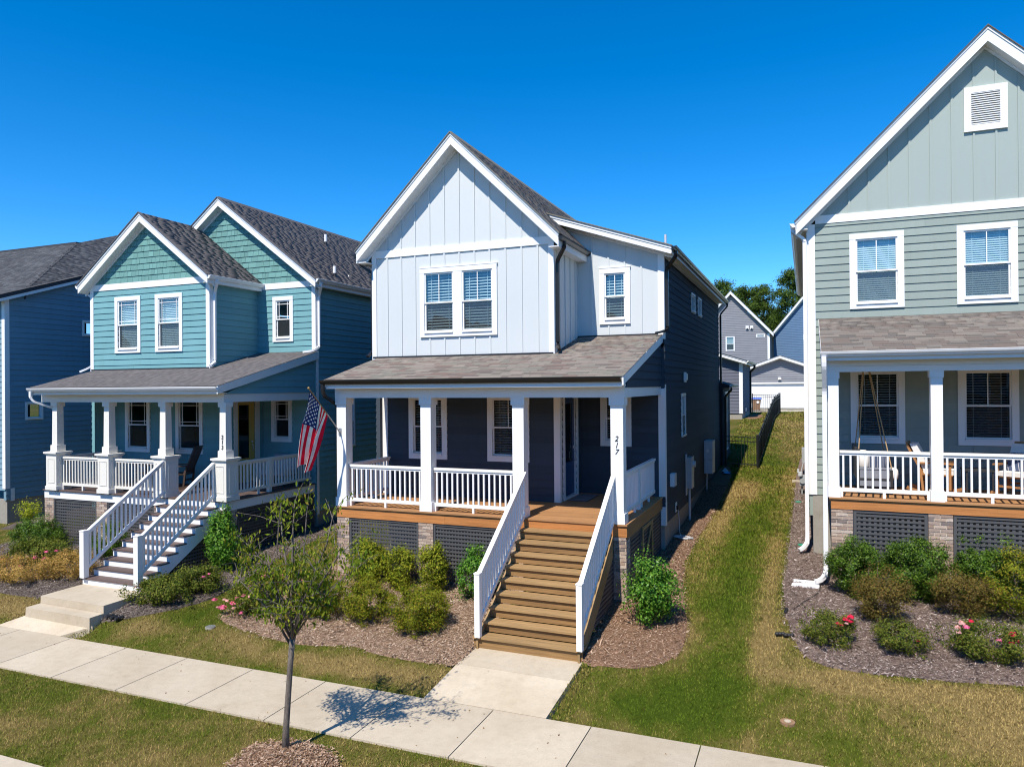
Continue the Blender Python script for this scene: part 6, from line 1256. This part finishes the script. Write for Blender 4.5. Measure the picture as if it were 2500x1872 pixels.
# --- bed before the navy house porch
shrub('shrub', 'rounded olive-green shrub left in the front row before the navy porch', .38, -1.95, .50, .42, .44, 6200, 'olive', .042, .55, 101, 110, .055, blooms=())
shrub('shrub', 'widest olive-green shrub in the front row before the navy porch', 1.58, -1.98, .60, .50, .44, 8200, 'olive', .042, .55, 102, 140, .06)
shrub('shrub', 'yellow-green shrub hiding the left lattice of the navy porch', -.72, -.30, .50, .38, .50, 4300, 'yellow', .062, .5, 103, 80, .07)
shrub('shrub', 'sparse yellow-green shrub against the lattice left of the brick pier', .10, -.40, .36, .32, .50, 2600, 'yellow', .060, .5, 104, 60, .065, 'vase')
shrub('shrub', 'yellow-green shrub standing in front of the middle brick pier', 1.0, -.46, .38, .34, .52, 2900, 'yellow', .060, .5, 105, 60, .065, 'vase')
shrub('shrub', 'dark glossy green shrub squeezed between lattice and stair rail', 1.98, -.50, .36, .34, .54, 4200, 'holly', .060, .55, 106, 80, .06)
shrub('shrub', 'glossy holly-like shrub right of the wooden stairs', 5.62, -.82, .50, .44, .66, 4200, 'holly', .070, .52, 307, 95, .085, None, hollow=.3, blooms=())
shrub('shrub', 'olive shrub partly hidden behind the young tree crown', -.75, -2.0, .50, .44, .42, 5000, 'olive', .045, .55, 108, 100, .055)
def pb(x, y, z0, spec): return [(x+a, y+b, z0+c, r, col) for a, b, c, r, col in spec]
shrub('rose_bush', 'pink flowering rose bush at the left end of the navy house bed', -2.28, -2.12, .66, .40, .31, 3800, 'rose', .05, .6, 109, 90, .07, blooms=[(-2.794,-2.45,.132,.10,'pink'),(-3.0,-2.45,.276,.065,'pink'),(-2.527,-2.45,.253,.07,'pink'),(-2.433,-2.45,.376,.06,'pink'),(-2.33,-2.45,.234,.05,'palepink'),(-2.246,-2.45,.283,.06,'palepink'),(-2.25,-2.45,.44,.05,'pink'),(-2.094,-2.45,.428,.055,'palepink'),(-1.799,-2.4,.472,.055,'pink'),(-1.66,-2.35,.396,.05,'pink'),(-2.265,-2.5,.108,.055,'pink'),(-2.222,-2.3,.586,.045,'pink'),(-2.067,-2.3,.577,.05,'palepink'),(-2.672,-2.45,.29,.05,'palepink'),(-2.448,-2.5,.18,.05,'palepink'),(-2.928,-2.45,.138,.04,'palepink'),(-1.763,-2.45,.214,.045,'pink'),(-2.766,-2.42,.30,.045,'palepink')])
shrub('rose_bush', 'rose bush with scattered pink blooms behind the young tree', -2.25, -.92, .62, .36, .30, 2800, 'rose', .05, .6, 110, 70, .07, blooms=[(-2.823,-1.2,.462,.06,'pink'),(-2.585,-1.2,.451,.06,'pink'),(-2.327,-1.2,.552,.06,'pink'),(-2.314,-1.2,.498,.05,'palepink'),(-2.32,-1.2,.409,.045,'pink'),(-2.121,-1.2,.593,.045,'palepink'),(-1.825,-1.2,.445,.065,'pink'),(-1.892,-1.2,.483,.05,'palepink'),(-1.799,-1.2,.393,.055,'pink'),(-2.439,-1.2,.32,.04,'pink'),(-2.717,-1.2,.361,.045,'palepink')])
# --- beds at the teal house
shrub('shrub', 'tall bright green holly shrub right of the white stairs', -4.62, -.55, .48, .44, .78, 5200, 'holly', .07, .52, 111, 95, .065, 'cone')
shrub('shrub', 'low spreading green shrub along the right side of the concrete stoop', -4.55, -2.35, .72, .48, .27, 4400, 'rose', .05, .6, 112, 90, .06, blooms=[(-5.206,-2.32,.321,.04,'pink'),(-5.375,-2.32,.276,.03,'pink')])
shrub('shrub', 'low green rose shrub between stoop shrub and tall holly', -4.15, -1.70, .62, .42, .32, 3600, 'rose', .05, .6, 113, 80, .06, blooms=[(-3.849,-1.9,.53,.045,'pink'),(-3.691,-1.9,.61,.04,'pink')])
shrub('shrub', 'dark green boxwood nearest the slate house at the teal lattice', -11.75, -.42, .36, .36, .38, 4200, 'box', .045, .6, 114, 80, .055)
shrub('shrub', 'dark green boxwood in front of the leftmost teal porch lattice', -11.0, -.35, .46, .40, .42, 5200, 'box', .045, .6, 115, 90, .055)
shrub('shrub', 'airy lime-yellow shrub before the slate house foundation', -13.6, .9, .42, .36, .30, 620, 'lime', .07, .5, 116, 30, .08, 'vase', lift=.35)
shrub('rose_bush', 'green rose bush with bright pink blooms left of the white stairs', -9.7, -1.40, 1.05, .50, .34, 5200, 'rose', .052, .6, 117, 110, .07, blooms=[(-8.677,-1.75,.678,.06,'pink'),(-9.023,-1.75,.621,.065,'pink'),(-9.432,-1.75,.442,.075,'pink'),(-9.08,-1.75,.441,.085,'pink'),(-9.935,-1.75,.209,.075,'pink'),(-10.658,-1.75,.31,.07,'pink'),(-10.289,-1.75,.14,.065,'palepink'),(-10.523,-1.75,.089,.07,'palepink'),(-10.738,-1.75,.192,.06,'palepink'),(-9.732,-1.75,.455,.04,'palepink'),(-10.019,-1.75,.292,.045,'palepink'),(-9.319,-1.7,.565,.035,'palepink')])
shrub('shrub', 'wide golden-orange shrub at the left bottom of the teal bed', -9.35, -2.35, .95, .5, .26, 5200, 'gold', .04, .6, 118, 110, .06); shrub('shrub', 'golden-orange shrub just left of the white stair newel', -7.95, -1.95, .80, .55, .32, 5000, 'gold', .04, .6, 119, 110, .06)
shrub('shrub', 'dark shrub showing through the balusters under the white stairs', -8.35, -.55, .50, .40, .50, 3600, 'box', .045, .6, 120, 70, .055)
shrub('shrub', 'straggly golden shrub at the left picture edge', -10.9, -2.0, .6, .45, .3, 2400, 'gold', .04, .6, 121, 60, .06)
# --- bed at the sage house
shrub('shrub', 'clipped dark green box shrub at the left corner of the sage porch', 9.04, 1.26, .54, .44, .58, 11500, 'box', .042, .6, 131, 120, .055, flat=.85, hollow=.4); shrub('shrub', 'broad clipped box shrub before the middle pier of the sage porch', 10.08, 1.24, .64, .48, .60, 13500, 'box', .042, .6, 132, 130, .055, flat=.85, hollow=.4)
shrub('shrub', 'clipped box shrub before the right lattice of the sage porch', 11.08, 1.28, .54, .44, .58, 10500, 'box', .042, .6, 133, 100, .055, flat=.85, hollow=.4); shrub('shrub', 'clipped box shrub cut by the right picture edge', 12.15, 1.25, .54, .44, .57, 8000, 'box', .042, .6, 134, 90, .055, flat=.85, hollow=.4)
shrub('shrub', 'brownish spiky shrub left of centre in the sage bed', 9.35, .12, .52, .44, .46, 5200, 'brown', .045, .4, 135, 110, .06, 'vase'); shrub('shrub', 'brown-green shrub in the middle of the sage bed', 10.70, .62, .62, .48, .44, 5200, 'brown', .045, .4, 136, 110, .06, 'vase'); shrub('shrub', 'brown and green shrub at the right of the sage bed', 11.55, .70, .55, .5, .55, 4600, 'olive', .05, .45, 137, 90, .065)
shrub('rose_bush', 'small olive rose bush with a red bloom cluster at the left of the sage bed', 8.50, -.80, .42, .36, .27, 3000, 'rose', .042, .5, 138, 80, .05, blooms=[(8.748,-.95,.775,.055,'red'),(8.831,-.95,.817,.065,'red'),(8.823,-.95,.751,.05,'red'),(8.694,-.95,.678,.045,'red'),(8.642,-.95,.697,.04,'red'),(8.77,-.95,.712,.04,'palepink')])
shrub('rose_bush', 'small round olive rose bush with one red bloom in the sage bed', 9.52, -.82, .42, .36, .25, 3000, 'rose', .042, .5, 139, 80, .05, blooms=[(9.783,-.98,.571,.035,'red')])
shrub('rose_bush', 'rose bush with pink and red blooms at the right of the sage bed', 10.78, -.75, .58, .45, .30, 4200, 'rose', .045, .5, 140, 90, .06, blooms=[(10.371,-.95,.899,.06,'palepink'),(10.425,-.95,.85,.06,'pink'),(10.317,-.95,.83,.05,'palepink'),(10.492,-.95,.944,.045,'red'),(10.329,-.95,.753,.055,'palepink'),(11.029,-.95,.808,.07,'red'),(10.853,-.95,.70,.045,'pink'),(11.019,-.95,.676,.055,'red'),(11.09,-.95,.716,.04,'red')])
# --- young street tree
T1 = thing('young_tree', 'young tree with thin grey trunk and loose drooping leaves beside the sidewalk', 'tree', (TREE[0], TREE[1], h(*TREE)))
zb = h(*TREE)+.08; tr_pts = [(1.70, -5.97, zb-.12), (1.715, -5.97, zb+.3), (1.76, -5.975, zb+.75), (1.80, -5.98, zb+1.15), (1.84, -5.98, 1.30)]
part('trunk', MB().tube(tr_pts, [.058, .042, .038, .037, .040], 10), 'treebark', T1, True)
rt = random.Random(5); LC, LN = [], []
ends = [((1.05, -6.15, 2.62), .022), ((1.42, -5.70, 2.95), .022), ((1.95, -6.05, 3.10), .026), ((2.35, -5.75, 2.95), .022), ((2.95, -6.05, 2.72), .022), ((2.55, -6.4, 2.35), .018), ((1.25, -6.35, 2.1), .017), ((2.75, -5.6, 2.25), .016), ((1.55, -5.45, 2.35), .016), ((.98, -5.85, 1.95), .014), ((2.2, -6.5, 1.9), .014), ((1.7, -6.45, 1.75), .014), ((2.45, -5.95, 1.75), .014), ((1.35, -6.0, 1.62), .012), ((1.6, -6.2, 2.3), .012), ((2.1, -6.25, 2.45), .012), ((2.3, -5.9, 2.2), .012), ((1.5, -5.8, 2.0), .012), ((2.6, -6.15, 2.05), .011), ((1.2, -6.1, 2.4), .011), ((3.15, -6.1, 2.45), .012), ((.95, -6.05, 2.3), .011), ((2.45, -5.8, 2.55), .012)]
for (e, r0) in ends:
    b0 = Vector((1.80+.04*rt.random(), -5.98, 1.12+.35*rt.random())) if e[2] > 2 else Vector((1.83, -5.98, 1.2+.15*rt.random())); e = Vector(e); m1 = b0.lerp(e, .35)+Vector((0, 0, .12)); m2 = b0.lerp(e, .7)+Vector((rt.uniform(-.06, .06), rt.uniform(-.06, .06), .10))
    br = part('branch', MB().tube([b0, m1, m2, e], [r0, r0*.75, r0*.5, r0*.2], 6), 'treebark', T1, True); axis = [b0, m1, m2, e]
    for k in range(9 if e[2] > 2 else 6):
        f = rt.uniform(.25, 1.0); i = min(2, int(f*3)); p = axis[i].lerp(axis[i+1], f*3-i); q = p+Vector((rt.gauss(0, .2), rt.gauss(0, .2), rt.uniform(-.05, .28)))
        part('twig', MB().tube([p, p.lerp(q, .5)+Vector((0, 0, .03)), q], [.006, .004, .002], 4), 'treebark', br)
        for _ in range(rt.randint(12, 23)):
            s_ = rt.random(); c = p.lerp(q, s_)+Vector((rt.gauss(0, .05), rt.gauss(0, .05), rt.gauss(-.03, .05))); LC.append(tuple(c)); LN.append((rt.gauss(0, 1), -.6+rt.gauss(0, .7), .35))
    for _ in range(24):
        f = rt.uniform(.55, 1.0); i = min(2, int(f*3)); c = axis[i].lerp(axis[i+1], f*3-i)+Vector((rt.gauss(0, .05), rt.gauss(0, .05), rt.gauss(-.02, .05))); LC.append(tuple(c)); LN.append((rt.gauss(0, 1), -.6+rt.gauss(0, .7), .35))
for (x, y, z0, z1) in ((2.08, -5.98, 2.9, 3.36), (1.52, -5.85, 2.8, 3.15)):
    part('branch', MB().tube([(x-.05, y, z0-.5), (x, y, z0), (x+.06, y, z1)], [.010, .008, .003], 5), 'treebark', T1)
    for _ in range(34): f = rt.random()**.7; LC.append((x+.06*f+rt.gauss(0, .06), y+rt.gauss(0, .06), z0+(z1-z0)*f+rt.gauss(-.02, .03))); LN.append((rt.gauss(0, 1), -.6, .35))
put('crown', leaves(np.array(LC), np.array(LN), .070, .37, 'leaf_tree', 'crown', droop=1.2, jit=.5), T1)
# --- pines behind
def pine(label, x, y, top, base, rx, seed, n=15000):
    r = np.random.default_rng(seed); z0 = h(min(14, max(-15, x)), min(y, 60)); t = thing('pine_tree', label, 'tree', (x, y, z0), 'pines behind the far houses')
    part('trunk', MB().tube([(x, y, z0-.5), (x+.2, y, (z0+top)*.5), (x+.1, y, top-.6)], [.28, .2, .05], 9), 'pinebark', t); P, Nn = [], []
    nb = 34
    for i in range(nb):
        f = (i+.5)/nb; z = base+(top-base)*f; rr = rx*(1-.72*f**1.6)*r.uniform(.55, 1.15); a = i*2.4+r.uniform(-.5, .5); c = np.array([x+math.cos(a)*rr, y+math.sin(a)*rr, z+r.uniform(-.2, .5)])
        if i % 2: part('limb', MB().tube([(x+.1, y, z-.5), tuple((c+np.array([x, y, z-.3]))/2), tuple(c)], [.07, .05, .02], 5), 'pinebark', t)
        for q in range(4):
            cc = c+r.normal(0, 1, 3)*np.array([.55, .55, .30])*(.6+.5*(1-f)); m = n//nb//4; o = r.normal(0, 1, (m, 3))*np.array([.42, .42, .26]); P.append(cc+o); nn = o*1.2; nn[:, 2] += .5; Nn.append(nn)
    put('crown', leaves(np.concatenate(P), np.concatenate(Nn), .36, .24, 'leaf_pine', 'crown', jit=.5), t)
pine('pine top showing just above the grey house ridge at its left', -1.6, 84, 17.6, 9, 2.6, 201); pine('round-topped pine behind the right slope of the grey house', .9, 85, 17.0, 8, 2.4, 202); pine('middle pine with a pointed top between the two far houses', 3.0, 86, 17.3, 7, 2.3, 203)
pine('tallest and nearest pine touching the sage house eave', 6.7, 82, 18.4, 8, 3.1, 204, 20000); pine('short pine low in the gap between the grey and blue houses', 4.4, 92, 14.2, 6, 2.6, 205); pine('pine mostly hidden behind the sage house eave', 9.2, 88, 18.0, 8, 3.0, 206)
